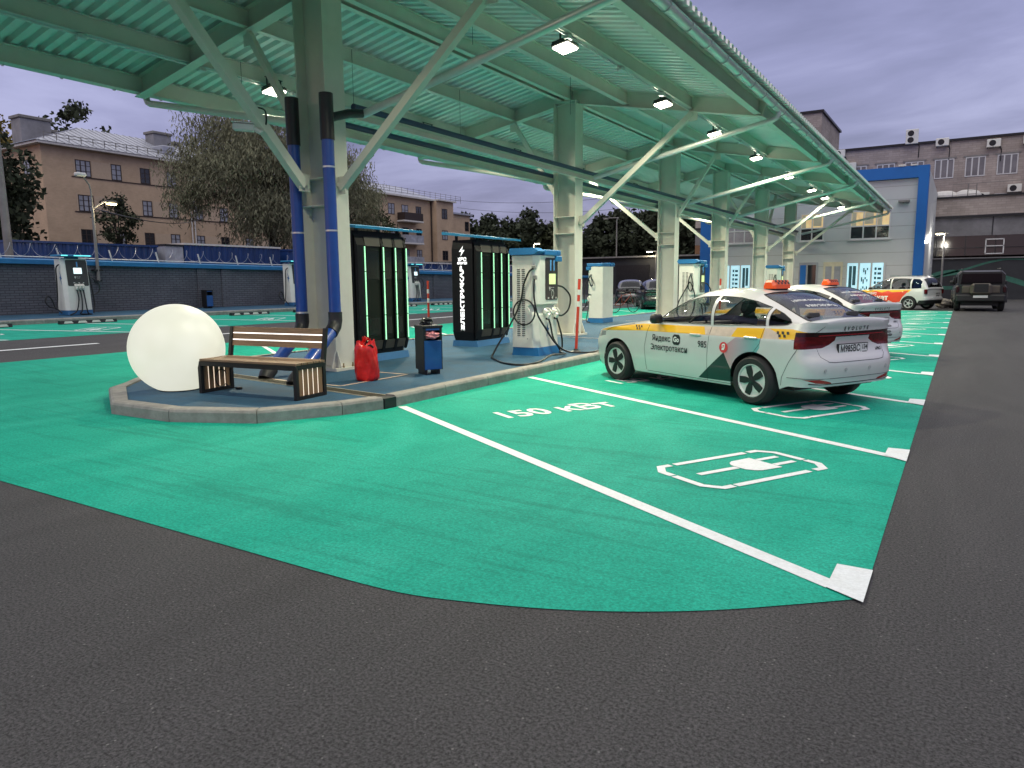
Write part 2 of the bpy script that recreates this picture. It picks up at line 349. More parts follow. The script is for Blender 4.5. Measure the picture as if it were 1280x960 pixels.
tag(mb.build('bay_lines', M_LINE), kind='structure')
# painted plug pictograms and kilowatt lettering
def pictogram(mb, fn):
    t = 0.062
    u0, u1, v0, v1, c = 0.64, 1.93, 1.58, 2.31, 0.14
    def S(poly): mb.add([fn(u, v) for u, v in poly], [tuple(range(len(poly)))])
    um, g = (u0+u1)/2, 0.02
    # frame in four strokes with chamfered corners and stencil gaps
    S([(u0+c+.1, v0), (u1-c-.12-g, v0), (u1-c-.12-g, v0+t), (u0+c+.1, v0+t)])
    S([(u0+c+.12, v1-t), (u1-c-.1-g, v1-t), (u1-c-.1-g, v1), (u0+c+.12, v1)])
    S([(u0, v0+c), (u0+t, v0+c+.02), (u0+t, v1-c-.15), (u0, v1-c-.15)]); S([(u1-t, v0+c+.15), (u1, v0+c+.15), (u1, v1-c), (u1-t, v1-c-.02)])
    for (cu, cv, du, dv) in ((u0, v0, 1, 1), (u1, v0, -1, 1), (u0, v1, 1, -1), (u1, v1, -1, -1)):
        lw = .12 if (du*dv > 0) == (dv > 0) else .1
        S([(cu, cv+dv*c), (cu+du*c*.75, cv+dv*.0), (cu+du*(c+.1-g), cv), (cu+du*(c+.1-g), cv+dv*t), (cu+du*(c*.75+t*.5), cv+dv*t), (cu+du*t, cv+dv*(c+.02))])
        if du*dv < 0: S([(cu, cv+dv*c), (cu+du*t, cv+dv*(c+.02)), (cu+du*t, cv+dv*(c+.13)), (cu, cv+dv*(c+.13))])
    vc = 1.965
    S([(0.86, vc-.03), (1.26, vc-.03), (1.26, vc+.03), (0.86, vc+.03)])
    S([(1.27, vc-.075), (1.31, vc-.13), (1.36, vc-.16), (1.57, vc-.17), (1.57, vc+.17), (1.36, vc+.16), (1.31, vc+.13), (1.27, vc+.075)])
    S([(1.575, vc+.06), (1.80, vc+.06), (1.80, vc+.115), (1.575, vc+.115)]); S([(1.575, vc-.115), (1.80, vc-.115), (1.80, vc-.06), (1.575, vc-.06)])
mb = MB()
for n in range(11):
    pictogram(mb, lambda u, v, n=n: (*bay(n, u, v), 0.0085))
for n in range(12):                                                  # the same stencil in the row along the wall
    def fl(u, v, n=n):
        x = -18.9-0.85*(v)+0.5*u-.6; y = 2.0+3.0*n-0.5*v-0.85*u+2.2-.1
        return (x, y, gz(x)+0.0085)
    pictogram(mb, fl)
tag(mb.build('plug_pictograms', M_LINE), kind='structure')
mb = MB()
for n in (0, 1, 2, 3):
    put_text(mb, '150 кВт', 0.50, lambda x, y, n=n: (*bay(n, 1.43+x*0.92, 4.87+y*1.05), 0.0085), weight=0.012)
tag(mb.build('kilowatt_lettering', M_LINE), kind='structure')

# ------------------------------------------------------------------ island: kerb stones, rubber floor, trench drain
isl = [(-5.62, 6.42), (-5.62, 45.0), (-11.15, 45.0), (-11.15, 7.6), (-10.75, 6.6), (-9.62, 5.42), (-9.40, 5.12), (-8.17, 4.46), (-7.12, 4.49), (-6.21, 4.90), (-5.77, 5.70), (-5.62, 6.21)]
mb = MB()
inn = [(-5.78, 6.42), (-5.78, 44.9), (-11.0, 44.9), (-11.0, 7.64), (-10.62, 6.70), (-9.52, 5.53), (-9.27, 5.28), (-8.13, 4.64), (-7.15, 4.67), (-6.32, 5.03), (-5.92, 5.75), (-5.78, 6.23)]
mb.prism(inn, 'z', -0.05, 0.125)
tag(mb.build('island_floor', M_RUBBER), kind='structure')
mb = MB()
def kerb_seg(a, b, ai, bi, h=0.145):
    """one kerb stone with a rounded front top edge"""
    a, b, ai, bi = [Vector((*p, 0)) for p in (a, b, ai, bi)]
    d = (b-a).normalized()*0.004; a = a+d; ai = ai+d; b = b-d; bi = bi-d
    vs = []
    for o, i in ((a, ai), (b, bi)):
        n = (i-o)
        vs += [o+Vector((0, 0, -.05)), o+Vector((0, 0, h-.035)), o+n*0.08+Vector((0, 0, h-.01)), o+n*0.22+Vector((0, 0, h)), i+Vector((0, 0, h)), i+Vector((0, 0, -.05))]
    mb.add(vs, [(k, (k+1) % 6, 6+(k+1) % 6, 6+k) for k in range(6)]+[(0, 1, 2, 3, 4, 5), (11, 10, 9, 8, 7, 6)])
def kerb_run(a, b, ai, bi, step):
    a, b, ai, bi = map(Vector, (a, b, ai, bi)); n = max(1, round((b-a).length/step))
    for k in range(n): kerb_seg(a.lerp(b, k/n), a.lerp(b, (k+1)/n), ai.lerp(bi, k/n), ai.lerp(bi, (k+1)/n))
kerb_run(isl[0], isl[1], inn[0], inn[1], 1.0); kerb_run(isl[2], isl[3], inn[2], inn[3], 1.0)
for i in range(3, 11):
    if i == 6: continue
    j = i+1
    kerb_run(isl[i if i != 5 else 5], isl[j], inn[i], inn[j], 1.25)
kerb_run(isl[6], isl[7], inn[6], inn[7], 1.6)
kerb_run((-23.3, 43), (-23.3, -3), (-23.45, 43), (-23.45, -3), 1.0)
o = mb.build('kerb', M_KERB); tag(o, kind='structure')
for v in o.data.vertices:
    if v.co.x < -20: v.co.z += gz(v.co.x)
mb = MB(); z = gz(-23.45)
mb.prism([(-23.45, z-.1), (-23.45, z+.135), (-25.8, gz(-25.8)+.14), (-25.8, z-.1)], 'y', -3, 43)
tag(mb.build('wall_pavement', M_RUBBER), kind='structure')
# trench drain that crosses the island to the gap in the kerb
M_DRAIN = pmat('drain_frame', (0.42, 0.38, 0.28), 0.6, var=0.2, scale=12)
M_GRATE = pmat('drain_grate', (0.10, 0.09, 0.06), 0.6, 0.3, var=0.3, scale=20)
mb = MB()
A, B = Vector((-10.3, 6.92, 0)), Vector((-5.60, 6.305, 0)); d = (B-A).normalized(); nn = Vector((-d.y, d.x, 0))
for sgn in (-1, 1): mb.mi = 0; mb.bar(A+nn*sgn*.105+Vector((0, 0, .124)), B-d*.18+nn*sgn*.105+Vector((0, 0, .124)), 0.016, 0.018)
mb.mi = 1
q = [A-nn*.095, B-d*.18-nn*.095, B-d*.18+nn*.095, A+nn*.095]; mb.add([p+Vector((0, 0, .129)) for p in q], [(0, 1, 2, 3)])
for k in range(150):
    p = A.lerp(B-d*.2, k/149); mb.bar(p-nn*.09+Vector((0, 0, .131)), p+nn*.09+Vector((0, 0, .131)), 0.012, 0.006)
mb.mi = 2; mb.box(-5.83, -5.605, 6.215, 6.415, -0.02, 0.126, M=None)
tag(mb.build('trench_drain', [M_DRAIN, M_GRATE, M_BLACK]), kind='structure')
# square painted round the foot of the first column
M_TAN = pmat('tan_paint', (0.62, 0.45, 0.34), 0.7, var=0.15, scale=30)
mb = MB()
def strip(p, q, w):
    p, q = Vector((*p, .1285)), Vector((*q, .1285)); d = (q-p).normalized(); n = Vector((-d.y, d.x, 0))*w/2; mb.add([p-n, q-n, q+n, p+n], [(0, 1, 2, 3)])
for cy in (8.12, 16.2, 23.4):
    y0 = cy-1.38 if cy < 9 else cy-.75; y1 = cy-.05 if cy < 9 else cy+.75
    strip((-7.30, y0), (-6.83, y0), .05); strip((-6.83, y0-.02), (-6.83, y1), .05); strip((-7.55, y1+.02), (-6.83, y1+.02), .05); strip((-9.6, y0+.1), (-7.28, y0), .05)
tag(mb.build('painted_squares', M_TAN), kind='structure')
# ------------------------------------------------------------------ canopy
CX = -8.4; CYS = [8.12, 16.2, 23.4, 29.4, 36.3, 43.1]; HALF = 4.6; ZR = 5.72; SL = 0.19; Y0, Y1 = 2.9, 43.9
M_STEEL = pmat('pale_grey_steel', (0.66, 0.65, 0.58), 0.48, 0.0, var=0.05, scale=2.2, grime=0.10, spec=0.4)
M_DECK = pmat('galvanised_deck', (0.78, 0.78, 0.75), 0.45, 0.0, var=0.04, scale=1.5, spec=0.4)
M_GUT = pmat('gutter_zinc', (0.62, 0.64, 0.62), 0.32, 0.35, var=0.08, scale=4)
M_BLUEPIPE = pmat('blue_pipe', (0.006, 0.055, 0.30), 0.38, var=0.10, scale=6, coat=0.3)
M_NAVY = pmat('navy_pipe', (0.010, 0.028, 0.085), 0.4, var=0.12, scale=6)
M_CLAMP = pmat('zinc_clamp', (0.66, 0.67, 0.68), 0.3, 0.7, var=0.1)
M_BOLT = pmat('rusty_bolt', (0.30, 0.22, 0.13), 0.6, 0.5, var=0.3, scale=40)
can = thing('parking_canopy', 'long pale steel canopy on six columns over the charging island with corrugated roof', 'canopy', (0, 0, 0))
def zb(x): return ZR - SL*abs(x-CX)             # underside of the rafters
# corrugated roof sheet, ribs running down the slope
mb = MB(); P = 0.235; prof = []; y = Y0
while y < Y1:
    prof += [(y, 0.0), (y+P*0.44, 0.0), (y+P*0.50, 0.085), (y+P*0.94, 0.085)]; y += P
xsd = [CX-HALF-0.42, CX-1e-3, CX+1e-3, CX+HALF+0.42]; nP = len(prof)
zd = [zb(x)+0.345 for x in xsd]; zd[1] = zd[2] = zb(CX)+0.345
vs = []
for x, z in zip(xsd, zd): vs += [(x, yy, z+dz) for yy, dz in prof]
for x, z in zip(xsd, zd): vs += [(x, yy, z+dz+0.004) for yy, dz in prof]
fs = [(i*nP+j, i*nP+j+1, (i+1)*nP+j+1, (i+1)*nP+j) for i in (0, 2) for j in range(nP-1)]
fs += [tuple(k+4*nP for k in f) for f in fs] + [(3*nP+j, 3*nP+j+1, 7*nP+j+1, 7*nP+j) for j in range(nP-1)]
mb.add(vs, fs); mb.build('roof_sheet', M_DECK, can)
# columns
def ibox(mb, cx, cy): 
    fl, wd, tf, tw = 0.30, 0.20, 0.022, 0.016
    return [(cx-fl, cy-wd), (cx-fl+tf, cy-wd), (cx-fl+tf, cy-tw/2), (cx+fl-tf, cy-tw/2), (cx+fl-tf, cy-wd), (cx+fl, cy-wd), (cx+fl, cy+wd), (cx+fl-tf, cy+wd), (cx+fl-tf, cy+tw/2), (cx-fl+tf, cy+tw/2), (cx-fl+tf, cy+wd), (cx-fl, cy+wd)]
for cy in CYS:
    mb = MB(); poly = ibox(mb, CX, cy); n = 12
    vs = [(x, y, .17) for x, y in poly]+[(x, y, ZR-.0) for x, y in poly]
    mb.add(vs, [(i, (i+1) % n, n+(i+1) % n, n+i) for i in range(n)])
    for z in (2.62, 3.02):                                             # stiffener plates between the flanges
        for s in (-1, 1): mb.box(CX-.277, CX+.277, min(cy+s*.19, cy+s*.009), max(cy+s*.19, cy+s*.009), z, z+.016)
    mb.box(CX-.31, CX+.31, cy-.21, cy+.21, ZR+.002, ZR+.02)
    col = mb.build('column', M_STEEL, can)
    m2 = MB(); m2.mi = 0
    m2.box(CX-.40, CX+.40, cy-.30, cy+.30, .127, .168)
    for s in (-1, 1):
        m2.prism([(cy+s*.201, .168), (cy+s*.29, .168), (cy+s*.29, .20), (cy+s*.215, .42), (cy+s*.201, .42)], 'x', CX+.282, CX+.296)
        m2.prism([(cy+s*.201, .168), (cy+s*.29, .168), (cy+s*.29, .20), (cy+s*.215, .42), (cy+s*.201, .42)], 'x', CX-.296, CX-.282)
        m2.prism([(CX+s*.301, .168), (CX+s*.39, .168), (CX+s*.39, .20), (CX+s*.315, .42), (CX+s*.301, .42)], 'y', cy-.19, cy-.176)
        m2.prism([(CX+s*.301, .168), (CX+s*.39, .168), (CX+s*.39, .20), (CX+s*.315, .42), (CX+s*.301, .42)], 'y', cy+.176, cy+.19)
    m2.mi = 1
    for sx in (-.35, .35):
        for sy in (-.1, .1): m2.lathe([(.018, .168), (.018, .195), (.011, .195), (.011, .235), (0, .235)], 6, M=Matrix.Translation((CX+sx, cy+sy, 0)))
    m2.build('base_plate', [M_STEEL, M_BOLT], col)
# rafters, purlins
for cy in CYS + [Y0+.12]:
    mb = MB()
    mb.ibeam((CX, cy, ZR), (CX+HALF, cy, zb(CX+HALF)), .20, .335); mb.ibeam((CX, cy, ZR-.001), (CX-HALF, cy, zb(CX-HALF)-.001), .20, .335)
    mb.build('rafter', M_STEEL, can)
for off in (-4.5, -3.05, -1.52, -.12, .12, 1.52, 3.05, 4.5):
    x = CX+off; mb = MB(); e = abs(off) > 4
    mb.ibeam((x, Y0+.02, zb(x)+(.055 if not e else .035)), (x, Y1-.05, zb(x)+(.055 if not e else .035)), .12 if not e else .14, .275 if not e else .295, .011, .010)
    mb.build('purlin', M_STEEL, can)
# struts to the rafters: long ones from 2.9 m, short ones from 3.65 m
def strut(p, q, w=.115):
    p, q = Vector(p), Vector(q); mb = MB(); mb.bar(p, q, w, w); d = (q-p).normalized()
    for e, s in ((p, 1), (q, -1)):
        c = e+d*s*.06; h = Vector((d.x, d.y, 0)).normalized()
        mb.bar(c-Vector((0, 0, .13))-h*s*.06, c+Vector((0, 0, .13))-h*s*.06, .02, .2, up=tuple(h))
    return mb.build('strut', M_STEEL, can)
sides = [('s', 'l'), ('s', 'l'), ('l', 's'), ('l', 's'), ('s', 'l'), ('s', 'l')]
for cy, (le, ri) in zip(CYS, sides):
    for s, k in ((-1, le), (1, ri)):
        if k == 'l': strut((CX+s*.36, cy, 2.88), (CX+s*3.08, cy, zb(CX+3.08)-.02))
        else: strut((CX+s*.33, cy, 3.58), (CX+s*1.53, cy, zb(CX+1.53)-.02), .10)
strut((CX, 7.70, 2.90), (CX, 5.02, ZR+.02), .13)
strut((CX, 36.7, 2.90), (CX, 39.3, ZR+.02), .115)
# gutters and the sloping drain pipes
for s in (-1, 1):
    gx = CX+s*(HALF+.245); mb = MB(); zg = zb(CX+HALF)+.20; r = .085
    sec = [(gx+r*math.cos(a), zg+r*math.sin(a)) for a in [PI+PI*k/10 for k in range(11)]]; sec2 = [(gx+(r-.006)*math.cos(a), zg+(r-.006)*math.sin(a)) for a in [PI*2-PI*k/10 for k in range(11)]]
    mb.mi = 0; loop = sec+sec2; n = len(loop)
    vs = [(x, Y0, z) for x, z in loop]+[(x, Y1-.1, z) for x, z in loop]
    mb.add(vs, [(i, (i+1) % n, n+(i+1) % n, n+i) for i in range(n)]+[tuple(range(n)), tuple(range(n, 2*n))])
    mb.tube([(gx+s*(r+.004), Y0, zg+.004), (gx+s*(r+.004), Y1-.1, zg+.004)], .011, 8)
    g = mb.build('gutter', M_GUT, can, smooth=True)
    y = Y0+.4; bk0 = None
    while y < Y1-.2:
        if bk0: bk = bk0.copy(); COL.objects.link(bk); bk.location.y = y-Y0-.4; y += .9; continue
        m2 = MB(); pts = [(gx+(r+.007)*math.cos(a), y, zg+(r+.007)*math.sin(a)) for a in [PI+PI*k/8 for k in range(9)]]
        for a, b in zip(pts, pts[1:]): m2.bar(a, b, .028, .006, up=(0, 1, 0))
        m2.bar(pts[0 if s > 0 else -1], (gx-s*.16, y, zg+.06), .028, .008, up=(0, 1, 0)); y += .9
        bk0 = m2.build('gutter_bracket', M_GUT, g)
    for cy in CYS:
        yd = cy+.28; mb = MB(); xe = gx
        pts = [(xe, yd, zg-.06), (xe, yd, zg-.13), (xe-s*.03, yd, zg-.19), (xe-s*.10, yd, zg-.225), (CX+s*.58, yd, 3.965)]
        mb.tube(pts, .060, 12); mb.build('drain_pipe', M_GUT if s > 0 else M_STEEL, can, smooth=True)
# carrier beams along the columns with the navy collector pipes
for x, z0, z1, zp in ((CX+.345, 3.93, 4.06, 4.115), (CX-.345, 3.82, 3.965, 4.02)):
    mb = MB(); mb.prism([(x-.04, z0), (x+.04, z0), (x+.04, z0+.012), (x-.03, z0+.012), (x-.03, z1-.012), (x+.04, z1-.012), (x+.04, z1), (x-.04, z1)], 'y', 8.3, 43.6)
    mb.build('carrier_beam', M_STEEL, can)
    mb = MB(); mb.tube([(x, 8.45, zp), (x, 43.5, zp)], .052, 10); mb.build('collector_pipe', M_NAVY, can, smooth=True)
# blue downpipes at the first column, black heads, elbows and feet
def downpipe(x, y, ztop, zblack, zel, foot):
    mb = MB(); r = .088
    mb.mi = 0; mb.tube([(x, y, zel), (x, y, zblack)], r, 16, caps=False)
    mb.mi = 1; mb.tube([(x, y, zblack-.02), (x, y, ztop)], r+.012, 16)
    mb.tube([(x, y, zel+.02), (x, y, zel-.10), (x+(foot[0]-x)*.03, y+(foot[1]-y)*.03, zel-.19), (x+(foot[0]-x)*.13, y+(foot[1]-y)*.13, zel-.28)], r+.014, 16)
    f = Vector((*foot, .16)); s0 = Vector((x+(foot[0]-x)*.12, y+(foot[1]-y)*.12, zel-.27))
    mb.mi = 0; mb.tube([s0, s0.lerp(f, .86)], r, 16)
    mb.mi = 1; mb.tube([s0.lerp(f, .84), s0.lerp(f, .97), f+Vector((0, 0, -.03))], r+.016, 16)
    mb.mi = 2
    for z in (1.02, 2.22, 3.12): mb.lathe([(r+.002, z-.012), (r+.006, z-.012), (r+.006, z+.012), (r+.002, z+.012)], 20, M=Matrix.Translation((x, y, 0)))
    return mb.build('downpipe', [M_BLUEPIPE, M_BLACK, M_CLAMP], can, smooth=True)
downpipe(-7.88, 7.72, 4.14, 3.52, 1.02, (-7.45, 6.50))
downpipe(-8.62, 7.75, 4.18, 3.52, .98, (-8.33, 6.76))
mb = MB()
mb.tube([(-7.88, 7.72, 3.78), (-7.86, 7.85, 3.84), (-7.84, 8.12, 3.93), (-7.80, 8.38, 3.975)], .062, 12)
mb.build('pipe_branch', M_BLACK, can, smooth=True); mb = MB()
mb.prism([(-8.09, 3.50), (-7.97, 3.66), (-7.97, 3.90), (-8.09, 3.90)], 'y', 7.87, 7.91); mb.build('pipe_bracket', M_BLACK, can); mb = MB()
mb.tube([(-8.62, 7.75, 3.86), (-8.80, 7.86, 3.90), (-8.98, 8.12, 3.95), (-9.02, 8.40, 3.975)], .062, 12)
mb.build('pipe_branch', M_BLACK, can, smooth=True)
# ------------------------------------------------------------------ lamps under the canopy
M_LED = pmat('led_panel', (1, 1, .95), .4, var=0, emis=(1.0, .93, .72), estr=26)
M_LAMPBODY = pmat('lamp_housing', (.05, .055, .055), .45, .4, var=.1)
LAMP_W = 108.0
def canopy_lamp(x, y, label, first=None, tilt=-0.16):
    s = 1 if x > CX else -1; z = zb(x)-.10
    if first is None:
        t = thing('canopy_lamp', label, 'lamp', (x, y, z), 0, 'flood lamps under the canopy')
        mb = MB(); M = Matrix.Rotation(tilt, 4, 'Y')
        mb.bbox(-.15, .15, -.19, .19, 0, .05, .012, M=M)
        for k in range(7): mb.box(-.13, .13, -.18+.055*k, -.168+.055*k, .05, .075, M=M)
        mb.build('lamp_housing', M_LAMPBODY, t)
        mb = MB(); mb.bbox(-.14, .14, -.18, .18, -.035, -.001, .03, M=M); mb.build('led_panel', M_LED, t)
        mb = MB(); mb.bar((0, -.16, .04), (0, -.16, .22), .012, .03); mb.bar((0, .16, .04), (0, .16, .22), .012, .03); mb.bar((0, -.2, .22), (0, .2, .22), .03, .012); mb.build('bracket', M_LAMPBODY, t)
    else:
        t = dup(first, (x, y, z), 0, label, 'flood lamps under the canopy')
    ld = bpy.data.lights.new('flood_light', 'AREA'); ld.shape = 'RECTANGLE'; ld.size = .28; ld.size_y = .36; ld.energy = LAMP_W; ld.color = (1.0, .94, .70); ld.spread = math.radians(152)
    lo = bpy.data.objects.new('flood_light', ld); COL.objects.link(lo); lo.parent = t; lo.location = (.0, 0, -.042); lo.rotation_euler = (0, tilt, 0)
    return t
LY = [5.9, 10.5, 14.85, 18.55, 22.8, 27.6, 32.2, 35.6, 40.6]
where = ['over the nearest bay in front of the first column', 'hanging above the long round drain pipe right of the first column', 'just before the second rafter on the right slope', 'just beyond the second rafter on the right slope', 'just before the third rafter on the right slope', 'between the third and fourth rafters on the right slope', 'between the fourth and fifth rafters on the right slope', 'beside the fifth rafter on the right slope', 'last on the right slope before the panelled building']
L0 = None
for y, wtxt in zip(LY, where):
    t = canopy_lamp(-5.5, y, 'canopy flood lamp '+wtxt, L0); L0 = L0 or t
wl = ['left of the first column, seen beside the black pipe head', 'between the first and second columns', 'near the second rafter', 'before the third rafter', 'before the fourth rafter', 'beyond the fourth rafter', 'near the fifth rafter', 'last before the panelled building']
for y, wtxt in zip([9.75, 14.4, 18.6, 22.8, 27.6, 32.2, 35.6, 40.6], wl):
    canopy_lamp(-11.3, y, 'left slope canopy flood lamp '+wtxt, L0)
# conduits that feed the lamps
for x in (-5.36, -11.44):
    mb = MB(); z = zb(x)+.02; mb.tube([(x, Y0+.3, z), (x, 43.3, z)], .016, 6)
    mb.box(x-.03, x+.03, Y0+.3, 43.3, z+.03, z+.055)
    for k in range(20): mb.bbox(x-.05, x+.05, 4.2+2.02*k, 4.34+2.02*k, z-.05, z+.02, .01)
    mb.build('cable_conduit', M_GUT, can)
for (x, y, h) in ((-9.9, 10.4, 1.3), (-6.9, 10.0, .55), (-6.9, 13.4, 1.0), (-9.9, 13.8, 1.1), (-6.9, 18.6, 1.0), (-11.4, 9.1, .8), (-12.2, 10.9, .75)):
    mb = MB(); mb.tube([(x, y, zb(x)+.33), (x, y, zb(x)+.33-h)], .004, 5); mb.build('drop_wire', M_BLACK, can)
# ------------------------------------------------------------------ glowing ball lamp
M_BALL = bpy.data.materials.new('glowing_shell'); M_BALL.use_nodes = True
nt = M_BALL.node_tree; L = nt.links.new; b = nt.nodes['Principled BSDF']
b.inputs['Base Color'].default_value = (.24, .24, .22, 1); b.inputs['Roughness'].default_value = .45
tc = N(nt, 'ShaderNodeTexCoord'); nz = N(nt, 'ShaderNodeTexNoise', Scale=1.6, Detail=2.0); L(tc.outputs['Object'], nz.inputs[0])
rp = N(nt, 'ShaderNodeValToRGB'); L(nz.outputs['Fac'], rp.inputs[0]); rp.color_ramp.elements[0].position = .35; rp.color_ramp.elements[1].position = .65
rp.color_ramp.elements[0].color = (.90, .90, .72, 1); rp.color_ramp.elements[1].color = (1.0, 1.0, .84, 1)
L(rp.outputs[0], b.inputs['Emission Color']); b.inputs['Emission Strength'].default_value = .72
t = thing('ball_lamp', 'large glowing white ball lamp standing on the blue floor beside the bench', 'lamp', (-8.47, 5.53, .125))
mb = MB(); prof = []
for k in range(33):
    a = -PI/2+PI*k/32; prof.append((.572*math.cos(a), max(.002, .525+.568*math.sin(a))))
prof = [(0, .002)]+[q for q in prof if q[1] > .0021][:-1]+[(0, 1.093)]; prof.insert(1, (.21, .002))
mb.lathe(prof, 56); mb.build('glowing_shell', M_BALL, t, smooth=50)
mb = MB(); mb.lathe([(.19, .0), (.24, .0), (.245, .012), (.20, .02)], 32); mb.build('base_ring', M_BLACK, t)
# ------------------------------------------------------------------ bench
def wood_mat(name, c, ax):
    m = pmat(name, c, .6, var=.30, scale=7, bump=.25, bscale=50, stretch=ax, grime=.15); return m
M_WOODX = wood_mat('wood_lengthwise', (.25, .155, .088), (.6, 9, 9)); M_WOODZ = wood_mat('wood_upright', (.30, .175, .085), (9, 9, .6))
M_STRIP = pmat('led_strip', (1, 1, 1), .4, var=0, emis=(1.0, .93, .86), estr=1.6)
M_STRIPW = pmat('led_strip_warm', (1, .95, .9), .4, var=0, emis=(1.0, .80, .58), estr=1.1)
M_FRAME = pmat('black_bench_frame', (.018, .017, .017), .45, .3, var=.2, scale=9)
t = thing('lit_bench', 'wood slat bench with black frame and glowing strips between its slats', 'bench', (-7.95, 5.44, .125), math.radians(6.2))
BL, BD, BH = 1.57, .52, .40
mb = MB(); s = .05
for x in (0, BL-s):
    mb.bbox(x, x+s, 0, s, 0, BH, .004); mb.bbox(x, x+s, BD-s, BD, 0, BH, .004); mb.box(x+.002, x+s-.002, s, BD-s, .0, s-.01); mb.box(x+.002, x+s-.002, s, BD-s, BH-s, BH-.002)
    mb.prism([(BD-s, BH-.05), (BD, BH-.05), (BD+.075, .80), (BD+.03, .80)], 'x', x+.003, x+s-.003)
mb.box(s, BL-s, .003, s-.01, BH-.055, BH-.002); mb.box(s, BL-s, BD-s+.01, BD-.003, BH-.055, BH-.002); mb.box(s, BL-s, BD*.5-.02, BD*.5+.02, BH-.05, BH-.03)
mb.build('bench_frame', M_FRAME, t)
mb = MB(); n = 5; wdt = (BD-.01)/n
for k in range(n): mb.bbox(.0, BL, .004+wdt*k, .004+wdt*(k+1)-.012, BH+.001, BH+.03, .004)
mb.build('seat', M_WOODX, t)
mb = MB(); zs = [.555, .640, .725]
def bk(z): return BD+.012+(z-BH)*.16
for z in zs: mb.prism([(bk(z)-.03, z), (bk(z)-.008, z), (bk(z+.068)-.008, z+.068), (bk(z+.068)-.03, z+.068)], 'x', s-.004, BL-s+.004)
mb.build('backrest', M_WOODX, t)
mb = MB()
for z in (.626, .711): mb.prism([(bk(z)-.028, z), (bk(z)-.012, z), (bk(z)-.012, z+.012), (bk(z)-.028, z+.012)], 'x', s, BL-s)
mb.build('backrest_light', M_STRIP, t)
for nm, x0 in (('end_panel', .012), ('end_panel', BL-s+.012)):
    mb = MB(); n = 5; wdt = (BD-2*s)/n
    for k in range(n): mb.bbox(x0, x0+.026, s+wdt*k+.003, s+wdt*(k+1)-.009, s-.008, BH-s, .003)
    ep = mb.build(nm, M_WOODZ, t)
    mb = MB()
    for k in range(1, n): mb.box(x0+.004, x0+.022, s+wdt*k-.008, s+wdt*k+.002, s-.006, BH-s)
    mb.build('end_light', M_STRIPW, ep)
mb = MB(); c = Vector((.065, .30, .16))
mb.tube([c+Vector((0, .09*math.cos(a), .11*math.sin(a))) for a in [PI*2*k/16*.8+.4 for k in range(17)]]+[(.09, .42, .02), (.16, .46, .012), (.22, .44, .012)], .007, 6)
mb.tube([(.05, .47, .39), (.10, .48, .30), (.18, .50, .37)], .006, 6)
mb.bbox(.17, .24, .42, .47, 0, .03, .005); mb.build('power_cable', M_BLACK, t, smooth=True)
# ------------------------------------------------------------------ red bag
M_RED = pmat('red_plastic', (.62, .012, .010), .34, var=.25, scale=7, bump=.35, bscale=9, coat=.2)
t = thing('red_bag', 'red plastic sack with gathered top standing beside the first column', 'bag', (-6.92, 7.33, .125), .35)
mb = MB(); rows, nn_ = 22, 40; rnd = random.Random(3); vs = []
for i in range(rows+1):
    h = i/rows
    for j in range(nn_):
        a = 2*PI*j/nn_
        rx, ry = .150+.008*math.sin(h*5), .130
        if h > .84: k = (h-.84)/.16; f = 1-.22*k; 
        else: f = 1
        if h < .06: f = .86+h*2.3
        cr = .006*math.sin(3*a+h*5)+.005*math.sin(8*a-h*9)+.006*math.sin(13*a+h*14)*(.2+h)+rnd.uniform(-.003, .003)
        if h > .86: cr += .016*math.sin(9*a)*(h-.86)/.14
        z = .52*h+(.035*math.sin(2*a+.8)+.02*math.sin(5*a) if h > .9 else 0)*(h-.9)*10 if h > .9 else .52*h
        e = .42
        cx_ = math.copysign(abs(math.cos(a))**.75, math.cos(a)); sx_ = math.copysign(abs(math.sin(a))**.75, math.sin(a))
        vs.append(((rx*f+cr)*cx_, (ry*f+cr)*sx_, z))
vs.append((.0, 0, .47)); vs.append((0, 0, .0)); c1 = len(vs)-2
fs = [(i*nn_+j, i*nn_+(j+1) % nn_, (i+1)*nn_+(j+1) % nn_, (i+1)*nn_+j) for i in range(rows) for j in range(nn_)]
fs += [(rows*nn_+j, rows*nn_+(j+1) % nn_, c1) for j in range(nn_)]+[(j, (j+1) % nn_, c1+1) for j in range(nn_)]
mb.add(vs, fs); mb.build('sack', M_RED, t, smooth=60)
mb = MB(); 
pts = [(-.07+.14*k/20, .03*math.sin(k*.5), .47+.12*math.sin(PI*k/20)+.012*math.sin(k*1.7)) for k in range(21)]
for a, b in zip(pts, pts[1:]): mb.bar(a, b, .05, .008, up=(0, 1, 0))
mb.build('handle', M_RED, t)
mb = MB(); mb.tube([(.12, -.05, .44), (.13, -.07, .47), (.11, -.09, .50), (.07, -.10, .49), (.05, -.12, .44)], .012, 6); mb.build('drawstring', M_BLACK, t, smooth=True)
